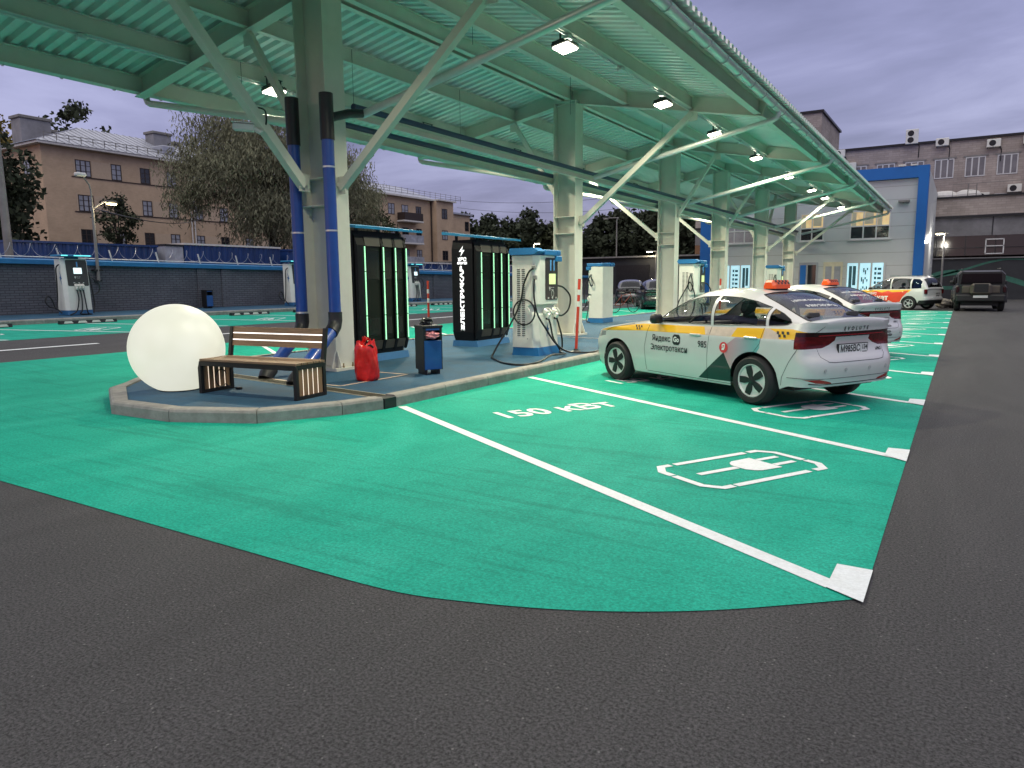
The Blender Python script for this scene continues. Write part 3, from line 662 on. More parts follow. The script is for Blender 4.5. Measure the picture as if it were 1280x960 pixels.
# ------------------------------------------------------------------ litter bin
M_BINBLUE = pmat('blue_bin_paint', (.010, .085, .30), .38, var=.12, scale=5, coat=.2, grime=.15)
M_TRASH = pmat('red_white_wrapper', (.75, .25, .27), .5, var=.6, scale=22)
M_SACK = pmat('black_sack', (.012, .012, .014), .3, var=.2, scale=8, bump=.5, bscale=14)
def litter_bin(loc, rz, label, name='litter_bin'):
    t = thing(name, label, 'litter bin', loc, rz)
    a = .15
    mb = MB(); mb.box(-a, -a+.012, -a, a, .07, .68); mb.box(-a, a, -a, -a+.012, .07, .68); mb.box(-a, a, a-.012, a, .07, .68); mb.box(-a+.012, a-.03, -a+.012, a-.012, .07, .085)
    mb.box(a-.012, a, -a+.012, -a+.04, .50, .68); mb.box(a-.012, a, a-.04, a-.012, .50, .68); mb.bbox(-a-.008, a+.012, -a-.008, a+.008, .68, .72, .006)
    mb.box(-a+.012, -a+.02, -a+.012, a-.012, .085, .66)
    mb.build('housing', M_DARKMET, t)
    mb = MB(); mb.bbox(a-.014, a+.006, -a+.014, a-.014, .075, .50, .005); mb.build('door', M_BINBLUE, t)
    mb = MB(); mb.bbox(a-.012, a+.004, -a+.04, a-.04, .645, .675, .004); mb.build('top_trim', M_BINBLUE, t)
    for y in (-a+.03, a-.07):
        mb = MB(); mb.bbox(-a+.02, a-.03, y, y+.04, 0, .07, .004); mb.build('leg', M_DARKMET, t)
    return t
def crumple(name, loc, r, squash, m, label, cat, seed, parent=None, amp=.28):
    bm = bmesh.new(); bmesh.ops.create_icosphere(bm, subdivisions=3, radius=r); rnd = random.Random(seed)
    ph = [rnd.uniform(0, 6) for _ in range(6)]
    for v in bm.verts:
        d = v.co.normalized(); k = 1+amp*(math.sin(5*d.x+ph[0])*math.sin(4*d.y+ph[1])+.6*math.sin(9*d.z+ph[2]+3*d.x)+.4*rnd.uniform(-.5, .5))
        v.co = Vector((d.x*r*k, d.y*r*k, max(-.9*squash*r, d.z*r*k*squash)))
    me = bpy.data.meshes.new(name); bm.to_mesh(me); bm.free(); me.materials.append(m)
    o = link(name, me, parent, loc); 
    if label: tag(o, label, cat)
    return o
litter_bin((-6.62, 8.33, .125), math.radians(-27), 'blue and black litter bin stuffed with litter on the island by the red sack')
crumple('litter', (-6.505, 8.265, .125+.575), .10, .6, M_TRASH, 'red and white crumpled wrapper sticking out of the island litter bin', 'litter', 4)
crumple('bin_sack', (-6.66, 8.35, .125+.765), .10, .55, M_SACK, 'crumpled black sack lying on top of the island litter bin', 'bag', 8)
litter_bin((-25.35, 18.0, gz(-25.4)+.14), math.radians(0), 'small blue litter bin standing against the dark brick wall')
# ------------------------------------------------------------------ black power cabinets
M_CAB = pmat('black_cabinet', (.005, .0055, .007), .45, .0, var=.15, scale=5, spec=.2)
M_CABG = pmat('cabinet_door', (.007, .011, .007), .32, .0, var=.2, scale=3, spec=.22)
M_CABTAUPE = pmat('cabinet_bevel', (.05, .047, .036), .5, .1, var=.15)
M_VENT = pmat('cabinet_vent', (.008, .012, .009), .2, .1, var=.1)
M_PLB = pmat('blue_plinth', (.035, .15, .33), .5, var=.12, scale=6, grime=.2)
M_ROOFB = pmat('blue_roof_plate', (.012, .20, .40), .42, .1, var=.1, scale=4)
M_STRIPG = pmat('green_led_strip', (.7, 1, .8), .4, var=0, emis=(.30, 1.0, .46), estr=.95)
M_SIGNW = pmat('lit_lettering', (1, 1, 1), .4, var=0, emis=(.97, .98, 1.0), estr=1.0)
cw, cl, ch = .66, 1.28, 2.20
def cabinet(loc, label):
    t = thing('power_cabinet', label, 'power cabinet', loc, 0, 'black power cabinets on the island')
    mb = MB(); a, l = cw/2, cl/2
    mb.prism([(-a, .05+.0), (a, .05), (a-.03, .17), (-a+.03, .17)], 'y', -l+.02, l-.02); mb.build('plinth', M_PLB, t).location.z = -.05
    mb = MB(); c = .05                                                 # body: chamfered plan, tapered head and foot
    plan = [(-a+c, -l), (a-.10, -l), (a-.05, -l+.10), (a-.05, l-.10), (a-.10, l), (-a+c, l), (-a, l-c), (-a, -l+c)]
    rows = [(.12, .90), (.30, 1.0), (2.02, 1.0), (2.20, .93)]; n = len(plan)
    vs = [(x*k, y*(1-(1-k)*.5), z) for z, k in rows for x, y in plan]
    mb.add(vs, [(i*n+j, i*n+(j+1) % n, (i+1)*n+(j+1) % n, (i+1)*n+j) for i in range(3) for j in range(n)]+[tuple(range(n)), tuple(range(3*n, 4*n))])
    mb.build('body', M_CAB, t)
    ys = [-.46, .0, .31, .60]                                          # four upright fins carry the light strips
    for k, y in enumerate(ys):
        mb = MB(); w0 = .05
        mb.mi = 0
        x0, x1 = a-.06, a
        mb.prism([(x0, .16), (x1-.06, .16), (x1, .34), (x1, 1.96), (x1-.08, 2.14), (x0, 2.14)], 'y', y-(.17 if k == 0 else .045), y+.02)
        f = mb.build('fin', [M_CAB], t)
        mb = MB()
        for z0, z1 in ((.36, .78), (.795, 1.52), (1.535, 1.94)): mb.box(x1+.002, x1+.012, y-.010, y+.010, z0, z1)
        mb.build('light_strip', M_STRIPG, f)
    for y0, y1 in ((-.42, -.05), (.03, .26), (.34, .55)):
        mb = MB(); mb.mi = 0; mb.box(a-.052, a-.035, y0, y1, .36, 1.94)
        mb.mi = 1; mb.box(a-.036, a-.030, y0+.03, y1-.03, 1.40, 1.88); mb.box(a-.036, a-.030, y0+.05, y1-.05, .45, .75)
        mb.mi = 2; mb.prism([(a-.05, 2.11), (a-.05, 1.95), (a-.012, 1.95)], 'y', y0, y1); mb.prism([(a-.05, .20), (a-.05, .35), (a-.012, .35)], 'y', y0, y1)
        mb.build('door', [M_CABG, M_VENT, M_CABTAUPE], t)
    mb = MB(); mb.prism([(-a-.12, 2.315), (a+.10, 2.222), (a+.10, 2.262), (-a-.12, 2.375)], 'y', -l-.12, l+.32); mb.build('roof_plate', M_ROOFB, t)
    for x, y in ((-a+.08, -l+.12), (a-.12, -l+.12), (-a+.08, l-.12), (a-.12, l-.12)):
        mb = MB(); mb.bbox(x-.025, x+.025, y-.025, y+.025, 2.17, 2.33-.41*(x+a+.12)*.9/1.0*.0-(x+a+.12)*.103+.0, .004); mb.build('post', M_BLACK, t)
    mb = MB(); yf = -l-.004; xo = -.03
    def fn(x, y): return (xo-.0+ -y*1.0*0 + (-y), yf, 1.16+x)           # lettering that reads upwards
    put_text(mb, 'ЭЛЕКТРИКАВ', .125, lambda x, y: (xo-y, yf, 1.0+x*1.62), weight=.006)
    mb.add([(xo+px, yf, 1.97+pz) for px, pz in ((.035, .11), (-.07, -.01), (-.005, -.01), (-.035, -.11), (.07, .025), (.01, .025))], [(0, 1, 2, 5), (2, 3, 4, 5)])
    put_text(mb, 'ЭЗС', .10, lambda x, y: (xo+x*1.1, yf, 1.80+y), weight=.006); put_text(mb, 'ЭНЕРГИЯ', .055, lambda x, y: (xo+x, yf, 1.725+y), weight=.004)
    mb.build('lit_sign', M_SIGNW, t)
    return t
cabinet((-8.82, 9.50, .125), 'black power cabinet with green light strips, close behind the red sack and first column')
cabinet((-8.80, 12.92, .125), 'black power cabinet showing its lit white sign, beside the charger numbered 11')
# ------------------------------------------------------------------ chargers
M_CHW = pmat('white_charger_shell', (.76, .75, .68), .40, var=.06, scale=3, coat=.1, grime=.12)
M_CHB = pmat('blue_charger_hood', (.020, .165, .40), .40, var=.1, scale=5)
M_PANEL = pmat('dark_panel', (.045, .043, .043), .3, var=.1)
M_SOCK = pmat('grey_socket', (.25, .26, .25), .5, var=.2, scale=20)
M_SCREEN = pmat('lit_screen', (.6, .7, .4), .3, var=0, emis=(.72, .82, .30), estr=.62)
M_SCREENW = pmat('white_lit_screen', (.8, .9, .9), .3, var=0, emis=(.75, .95, .98), estr=1.1)
M_DIGIT = pmat('blue_digits', (.12, .36, .72), .4, var=.1)
M_ICON = pmat('pale_icons', (.55, .55, .52), .4, var=.1)
M_BOLTBLUE = pmat('blue_bolt_print', (.02, .12, .33), .4, var=.1)
M_CABLE = pmat('black_cable', (.014, .014, .015), .38, var=.2, scale=30)
M_CYAN = pmat('lit_cyan_bar', (.3, .9, .9), .4, var=0, emis=(.12, .72, .74), estr=1.3)
HX, HY = .26, .41
def smooth_path(P, k=6):
    P = [Vector(p) for p in P]; out_ = []
    for i in range(len(P)-1):
        p0, p1, p2, p3 = [P[max(0, min(len(P)-1, j))] for j in (i-1, i, i+1, i+2)]
        for q in range(k):
            t = q/k; out_.append(0.5*((2*p1)+(p2-p0)*t+(2*p0-5*p1+4*p2-p3)*t*t+(3*p1-p0-3*p2+p3)*t**3))
    return out_+[P[-1]]
def charger(loc, rz, label, num, hood='box', cables='std', group='white charging posts'):
    t = thing('charging_post', label, 'charger', loc, rz, group)
    mb = MB(); mb.prism([(-HX-.02, 0), (HX+.02, 0), (HX-.0, .15), (-HX+.0, .15)], 'y', -HY+.01, HY-.01); mb.build('plinth', M_CHB if hood == 'box' else M_PLB, t)
    mb = MB(); c = .10
    def ring(z, fx): return [(-HX, -HY, z), (fx-c, -HY, z), (fx, -HY+c, z), (fx, HY-c*.5, z), (fx-c*.5, HY, z), (-HX, HY, z)]
    rows = [ring(.15, HX), ring(.74, HX-.03), ring(.90, HX-.11), ring(.93, HX), ring(1.80, HX)] if hood == 'box' else [ring(.15, HX+.02), ring(.85, HX-.02), ring(1.80, HX-.10)]
    n = 6; vs = [p for r in rows for p in r]
    mb.add(vs, [(i*n+j, i*n+(j+1) % n, (i+1)*n+(j+1) % n, (i+1)*n+j) for i in range(len(rows)-1) for j in range(n)]+[tuple(range(n)), tuple(range((len(rows)-1)*n, len(rows)*n))])
    body = mb.build('shell', M_CHW, t)
    def fx(z): return HX if hood == 'box' else (HX-.02-(z-.85)/.95*.08)
    X = .0
    if hood == 'box':
        mb = MB(); mb.prism([(-HX-.02, 1.812), (HX-.05, 1.812), (HX+.045, 1.87), (HX-.05, 1.93), (-HX-.02, 1.93), (-HX-.05, 1.87)], 'y', -HY-.045, -HY+.22)
        mb.bbox(-HX, HX+.035, -HY+.221, HY+.02, 1.805, 1.905, .012); mb.bbox(HX-.1, HX+.05, HY-.17, HY+.035, 1.70, 1.80, .01)
        mb.tube([(HX+.036, HY-.10, 1.865), (HX+.043, HY-.10, 1.865)], .028, 14); mb.build('hood', M_CHB, t)
        mb = MB()
        for col in (-.16, -.06):                                       # vent slots on the side
            for k in range(34): mb.box(col, col+.065, -HY-.004, -HY-.001, .36+.036*k, .372+.036*k)
        mb.box(.045, .06, -HY-.004, -HY-.001, .30, .315)
        mb.build('vent_slots', M_DARKMET, t)
    else:
        mb = MB(); mb.bbox(-HX-.02, HX+.10, -HY-.10, HY+.08, 1.87, 1.93, .01); mb.box(-.05, .05, -.2, .2, 1.80, 1.87); h = mb.build('hood', M_ROOFB, t)
        mb = MB(); mb.box(HX+.102, HX+.108, -HY-.08, -HY+.12, 1.885, 1.915); mb.box(HX+.102, HX+.108, -.1, HY+.02, 1.885, 1.915); mb.build('light_bar', M_CYAN, h)
    y0, y1 = (-.12, HY-.06) if hood == 'box' else (-HY+.12, HY-.04)
    z0, z1 = (1.0, 1.76) if hood == 'box' else (.93, 1.77)
    def pf(y, z, o): return (fx(z)+o, y, z)
    mb = MB(); r = .03; out_ = [(y0+r, z0), (y1-r, z0), (y1, z0+r), (y1, z1-r), (y1-r, z1), (y0+r, z1), (y0, z1-r), (y0, z0+r)]
    mb.add([pf(y, z, .006) for y, z in out_]+[pf(y, z, -.02) for y, z in out_], [tuple(range(8))]+[(i, (i+1) % 8, 8+(i+1) % 8, 8+i) for i in range(8)])
    pn = mb.build('control_panel', M_PANEL, t)
    yc = (y0+y1)/2
    mb = MB(); zs = 1.38 if hood == 'box' else 1.42; a = .125 if hood == 'box' else .13
    mb.add([pf(yc+s*a+.02, zs+u*.095, .010) for s, u in ((-1, -1), (1, -1), (1, 1), (-1, 1))], [(0, 1, 2, 3)]); mb.build('screen', M_SCREEN if hood == 'box' else M_SCREENW, pn)
    mb = MB(); put_text(mb, num, .25 if hood == 'box' else .20, lambda x, y: pf(yc+x+.02, 1.62+y, .010), weight=.012); mb.build('number', M_DIGIT, pn)
    mb = MB()
    for y, z, w_, h_ in ((-.1, 1.215, .05, .05), (-.03, 1.225, .05, .012), (.04, 1.225, .05, .012), (-.1, 1.175, .02, .02), (.0, 1.185, .09, .008), (-.15, 1.035, .05, .03), (.0, 1.035, .05, .03), (.14, 1.035, .04, .03)):
        mb.add([pf(yc+y+sx*w_/2+.02, z+sz*h_/2, .010) for sx, sz in ((-1, -1), (1, -1), (1, 1), (-1, 1))], [(0, 1, 2, 3)])
    mb.build('icons', M_ICON, pn); mb = MB()
    m_ = 20
    if hood == 'box':
        ci = [(yc+.03+.05*math.cos(2*PI*k/m_), 1.115+.065*math.sin(2*PI*k/m_)) for k in range(m_)]; co = [(yc+.03+.038*math.cos(2*PI*k/m_), 1.115+.05*math.sin(2*PI*k/m_)) for k in range(m_)]
        mb.add([pf(y, z, .010) for y, z in ci+co], [(k, (k+1) % m_, m_+(k+1) % m_, m_+k) for k in range(m_)])
    if mb.v: mb.build('round_logo', M_ICON, pn)
    bolt = [(.045, .15), (-.07, -.02), (-.01, -.02), (-.045, -.15), (.07, .03), (.012, .03)]
    mb = MB()
    if hood == 'box': mb.add([(HX-.012+.003, -.02+px, .46+pz) for px, pz in bolt], [(0, 1, 2, 5), (2, 3, 4, 5)])
    else: mb.add([(.06-px, -HY-.004, 1.18+pz*1.6) for px, pz in bolt], [(0, 1, 2, 5), (2, 3, 4, 5)])
    mb.build('bolt_print', M_BOLTBLUE, t)
    return t
def connector(t, x, y, z):
    mb = MB(); M = Matrix.Translation((x, y, z)) @ Matrix.Rotation(.55, 4, 'Y')
    mb.bbox(-.06, .06, -.045, .045, -.05, .05, .02, M=M); mb.bbox(.04, .12, -.028, .028, -.085, .01, .014, M=M); mb.tube([M @ Vector(v) for v in ((-.03, 0, .055), (.03, 0, .085), (.10, 0, .06), (.11, 0, -.01))], .013, 8)
    mb.mi = 1; mb.tube([M @ Vector(v) for v in ((.08, 0, -.07), (.085, 0, -.115))], .022, 10)
    return mb.build('connector', [M_CHW, M_CABLE], t)
def cable(t, pts, r=.017, name='charging_cable'):
    mb = MB(); mb.tube(smooth_path(pts), r, 8); return mb.build(name, M_CABLE, t, smooth=True)
def socket(t, x, y, z):
    mb = MB(); mb.bbox(x-.04, x+.04, y-.035, y+.01, z-.03, z+.045, .008); return mb.build('cable_outlet', M_SOCK, t)
# the near charger, number 11
c11 = charger((-6.69, 11.63, .125), 0, 'white charger numbered 11 with lit screen, beside the front of the first taxi', '11')
socket(c11, .20, -HY, 1.58); socket(c11, .22, -HY, 1.40)
cable(c11, [(.20, -HY-.03, 1.57), (.12, -HY-.06, 1.50), (.02, -HY-.07, 1.28), (-.03, -HY-.07, 1.04), (-.10, -HY-.10, .82), (-.24, -HY-.20, .50), (-.36, -HY-.34, .22), (-.38, -HY-.48, .06), (-.28, -HY-.68, .02), (.0, -HY-.98, .018), (.35, -HY-1.30, .018), (.72, -HY-1.46, .02), (.90, -HY-1.35, .03), (.94, -HY-1.1, .05), (.86, -.98, .10), (.72, -.35, .05), (.62, -.02, .03)])
lp = [(.02+.225*math.sin(a), -HY-.055-.012*math.sin(a*.5), .79+.225*math.cos(a)) for a in [2*PI*k/24 for k in range(25)]]
mb = MB(); mb.tube(lp, .015, 8); mb.build('cable_loop', M_CABLE, c11, smooth=True)
cable(c11, [(.22, -HY-.03, 1.38), (.225, -HY-.06, 1.25), (.24, -HY-.07, 1.02), (.30, -HY-.05, .74), (.37, -.28, .48), (.43, -.08, .24), (.52, .12, .08), (.66, .26, .03), (.92, .40, .03), (1.05, .62, .06), (1.10, .95, .02), (1.10, 1.35, .02)])
for k, (y, yb) in enumerate(((-.10, .10), (.21, .42))):
    connector(c11, HX-.0, y, .79)
    cable(c11, [(HX+.04, y+.01, .69), (HX+.07, y+.05, .55), (HX+.08, y+.14 if k == 0 else y+.16, .30), (HX+.07, .30 if k == 0 else .40, .08), (HX+.12, .22, .03), (HX+.25, .10, .025)])
cable(c11, [(HX-.06, HY+.0, 1.26), (HX+.02, HY+.14, 1.22), (HX+.08, HY+.30, 1.05), (HX+.06, HY+.28, .82), (HX+.01, HY+.12, .70), (HX-.0, .30, .72)])
def far_cables(t, big=True):
    socket(t, .10, -HY, 1.50)
    cable(t, [(.10, -HY-.03, 1.50), (.06, -HY-.07, 1.40), (.04, -HY-.07, 1.15), (.12, -HY-.07, 1.03), (.18, -HY-.07, 1.2), (.12, -HY-.05, 1.45)])
    if big: cable(t, [(.08, -HY-.05, 1.30), (-.06, -HY-.10, 1.02), (-.22, -HY-.12, .70), (-.25, -HY-.12, .40), (-.05, -HY-.14, .22), (.2, -HY-.12, .42), (.24, -HY-.08, .9), (.10, -HY-.05, 1.28)])
    for y in (-.1, .21): connector(t, HX, y, .79); cable(t, [(HX+.04, y+.01, .69), (HX+.07, y+.05, .5), (HX+.09, y+.12, .12), (HX+.14, y+.2, .02)])
    cable(t, [(HX-.06, HY, 1.26), (HX+.02, HY+.14, 1.22), (HX+.08, HY+.30, 1.0), (HX+.06, HY+.24, .6), (HX, .30, .72)])
c12 = charger((-10.06, 21.72, .125), PI, 'white charger turned towards the left row, standing alone behind the second column', '10')
socket(c12, .16, HY+.02, 1.52); cable(c12, [(.16, HY+.05, 1.52), (.18, HY+.09, 1.38), (.10, HY+.09, 1.18), (.04, HY+.08, 1.28), (.13, HY+.05, 1.47)])
for y in (-.1, .21): connector(c12, HX, y, .79)
cable(c12, [(.24, HY+.05, 1.40), (HX+.05, HY+.08, 1.2), (HX+.08, HY+.1, .9), (HX+.07, HY+.12, .62)]); 
for k in range(3): cable(c12, [(HX+.04, HY-.1*k, .69), (HX+.10, HY+.02, .5), (HX+.30+.06*k, HY+.15+.1*k, .20), (HX+.5+.08*k, HY+.2+.2*k, .02)])
cable(c12, [(HX+.04, .2, .62), (HX+.06, .3, .3), (HX+.0, HY+.10, .06), (.12, HY+.12, .02)])
far_cables(charger((-6.69, 20.75, .125), 0, 'white charger seen above the roof of the first taxi, left of the lit posters', '9'))
far_cables(charger((-6.69, 31.70, .125), 0, 'farthest white charger, seen over the taxi roof by the doors of the panelled building', '8'))
zw = gz(-24.9)+.14
for y, num, lb in ((12.65, '1', 'white charger numbered 1 with dark panel by the brick wall'), (21.95, '2', 'white charger by the wall, half hidden by the left blue downpipe'), (29.9, '3', 'white charger by the wall, seen between the two black cabinets')):
    t = charger((-24.75, y, zw), 0, lb, num, 'bar')
    cable(t, [(.10, -HY-.04, 1.62), (.02, -HY-.10, 1.50), (.0, -HY-.10, 1.1), (-.02, -HY-.12, .5), (-.0, -HY-.2, .2), (.0, -HY-.3, .5), (.0, -HY-.42, .62), (.0, -HY-.5, .45), (.02, -HY-.4, .28), (.02, -HY-.2, .22), (.1, -HY-.08, .06)], .022)
    for y2 in (-.06, .04, .14): connector(t, HX-.0, y2, .93); cable(t, [(HX+.03, y2, .84), (HX+.06, y2+.02, .5), (HX+.09, y2-.08+.6*(y2+.06), .14), (HX+.06, y2-.22+1.6*(y2+.06), .03), (HX, -HY*.8 if y2 < 0 else HY*.9, .01)], .02)
    cable(t, [(.1, HY+.02, 1.2), (.12, HY+.16, 1.18), (.14, HY+.34, .95), (.13, HY+.3, .72), (.1, HY+.08, .62)], .02); cable(t, [(.1, HY+.04, 1.4), (.11, HY+.10, .9), (.13, HY+.14, .35), (.2, HY+.05, .04)], .024)
# ------------------------------------------------------------------ red and white marker posts
M_POSTR = pmat('red_post', (.60, .05, .025), .5, var=.12, scale=8); M_POSTW = pmat('white_reflective', (.75, .75, .72), .5, var=.1)
mp_ = None
for x, y, z, lb, lean in ((-6.20, 12.30, .125, 'leaning red and white marker post beside charger 11 on the island edge', .05), (-10.88, 13.72, .125, 'red and white marker post seen above the litter bin, left edge of the island', 0.0), (-6.15, 21.75, .125, 'red and white marker post beyond the charger behind the first taxi', 0.0)):
    if mp_ is None:
        t = thing('marker_post', lb, 'marker post', (x, y, z), 0, 'red and white marker posts'); mp_ = t
        mb = MB(); mb.lathe([(.10, 0), (.10, .012), (.05, .03), (.035, .06), (0.02, .06)], 18); mb.build('foot', M_BLACK, t)
        mb = MB(); mb.mi = 0
        zz = [(.05, .86, 0), (.86, .96, 1), (.96, 1.08, 0), (1.08, 1.18, 1), (1.18, 1.38, 0)]
        for a, b_, k in zz: mb.lathe([(0, a), (.027, a), (.027, b_), (0, b_)], 12, mi=k)
        mb.build('post', [M_POSTR, M_POSTW], t, smooth=True)
    else: t = dup(mp_, (x, y, z), 0, lb)
    t.rotation_euler = (0, lean, 0)
# ------------------------------------------------------------------ security camera on the brace
M_CAM = pmat('camera_white', (.62, .64, .62), .4, var=.05)
t = thing('security_camera', 'white bullet security camera clamped to the brace left of the first column', 'camera', (-8.42, 6.98, 3.60), 0)
mb = MB(); M = Matrix.Rotation(math.radians(38), 4, 'Z') @ Matrix.Rotation(math.radians(4), 4, 'Y')
mb.bbox(-.36, -.06, -.05, .05, -.06, .045, .02, M=M); mb.box(-.37, -.04, -.06, .06, .046, .058, M=M); mb.build('camera_body', M_CAM, t)
mb = MB(); mb.tube([(-.06, -.05, -.01), (.02, -.02, -.06), (.02, .06, -.02)], .035, 10); mb.build('arm', M_CAM, t, smooth=True)
mb = MB(); mb.tube(smooth_path([(.03, .06, .02), (.12, .02, .08), (.12, .0, .22), (.03, -.06, .26)]), .012, 6); mb.build('wire', M_BLACK, t, smooth=True)
# ------------------------------------------------------------------ cars
def cat1(ctrl, x):
    """smooth monotone-ish interpolation through (x, value) pairs"""
    c = sorted(ctrl)
    if x <= c[0][0]: return c[0][1]
    if x >= c[-1][0]: return c[-1][1]
    for i in range(len(c)-1):
        if c[i][0] <= x <= c[i+1][0]:
            x0, y0 = c[i]; x1, y1 = c[i+1]; h = x1-x0; t = (x-x0)/h
            m0 = (c[i+1][1]-c[i-1][1])/(c[i+1][0]-c[i-1][0]) if i > 0 else (y1-y0)/h
            m1 = (c[i+2][1]-c[i][1])/(c[i+2][0]-c[i][0]) if i+2 < len(c) else (y1-y0)/h
            return (2*t**3-3*t*t+1)*y0+(t**3-2*t*t+t)*h*m0+(-2*t**3+3*t*t)*y1+(t**3-t*t)*h*m1
def inpoly(p, poly):
    x, y = p; r = False; n = len(poly)
    for i in range(n):
        x0, y0 = poly[i]; x1, y1 = poly[(i+1) % n]
        if (y0 > y) != (y1 > y) and x < (x1-x0)*(y-y0)/(y1-y0)+x0: r = not r
    return r
M_TYRE = pmat('tyre_rubber', (.016, .016, .017), .75, var=.2, scale=20, bump=.2)
M_RIM = pmat('grey_rim', (.64, .65, .62), .42, .1, var=.1, scale=8)
M_RIMB = pmat('rim_black', (.012, .012, .013), .4, var=.1)
M_WHITE = pmat('white_car_paint', (.62, .61, .60), .30, var=.015, scale=2, coat=.7, grime=.05)
M_TRIM = pmat('black_car_trim', (.012, .012, .013), .5, var=.1)
M_CHROME = pmat('chrome', (.7, .7, .72), .12, .95, var=0)
M_YEL = pmat('yellow_wrap', (.80, .43, .012), .35, var=.03, coat=.5)
M_WBLK = pmat('black_wrap', (.016, .017, .020), .35, var=.05, coat=.5)
M_TAIL = pmat('tail_light_red', (.105, .002, .004), .25, var=.55, scale=6, coat=.25, spec=.3, stretch=(1, 1, 3))
M_TAILD = pmat('tail_bar_dark', (.022, .003, .005), .28, var=.1, coat=.2, spec=.3)
M_REFL = pmat('reflector_red', (.35, .01, .015), .2, var=.1, coat=.6)
M_HEAD = pmat('headlight_lens', (.35, .37, .38), .12, .3, var=.15, coat=1.0)
M_PLATE = pmat('number_plate_white', (.72, .72, .72), .4, var=.03)
M_INK = pmat('black_ink', (.012, .012, .014), .5, var=0)
M_WINK = pmat('white_ink', (.78, .78, .76), .5, var=0)
M_REDC = pmat('red_badge', (.72, .045, .05), .4, var=0)
M_ORANGE = pmat('orange_taxi_sign', (.85, .10, .008), .35, var=.04, coat=.4)
M_SEAT = pmat('dark_seat', (.022, .022, .024), .7, var=.2, scale=9)
M_GLASS = glass_mat('car_glass', mixv=.68); M_GLASSR = glass_mat('rear_car_glass', tint=(.03, .03, .035), mixv=.42); M_GLASSD = glass_mat('dark_car_glass', tint=(.006, .006, .007), mixv=.22, ior=1.33)
def fade_mat():
    """printed wrap panel that runs from teal to pink, as on the taxi door"""
    m = bpy.data.materials.new('pink_teal_wrap'); m.use_nodes = True; nt = m.node_tree; L = nt.links.new; b = nt.nodes['Principled BSDF']
    tc = N(nt, 'ShaderNodeTexCoord'); s = N(nt, 'ShaderNodeSeparateXYZ'); L(tc.outputs['Object'], s.inputs[0])
    a = N(nt, 'ShaderNodeMath', operation='MULTIPLY_ADD'); L(s.outputs[0], a.inputs[0]); a.inputs[1].default_value = 2.1; a.inputs[2].default_value = .08
    r = N(nt, 'ShaderNodeValToRGB'); L(a.outputs[0], r.inputs[0]); r.color_ramp.elements[0].color = (.16, .42, .42, 1); r.color_ramp.elements[1].color = (.58, .30, .33, 1)
    e = r.color_ramp.elements.new(.55); e.color = (.42, .36, .40, 1)
    L(r.outputs[0], b.inputs['Base Color']); b.inputs['Roughness'].default_value = .32; b.inputs['Coat Weight'].default_value = .5; return m
M_CONTW_ = pmat('grey_sensor', (.40, .40, .40), .5, var=.1)
M_FADE = fade_mat()
M_PALEPINK = pmat('pale_pink_wrap', (.60, .47, .40), .35, var=.12, scale=12, coat=.5)

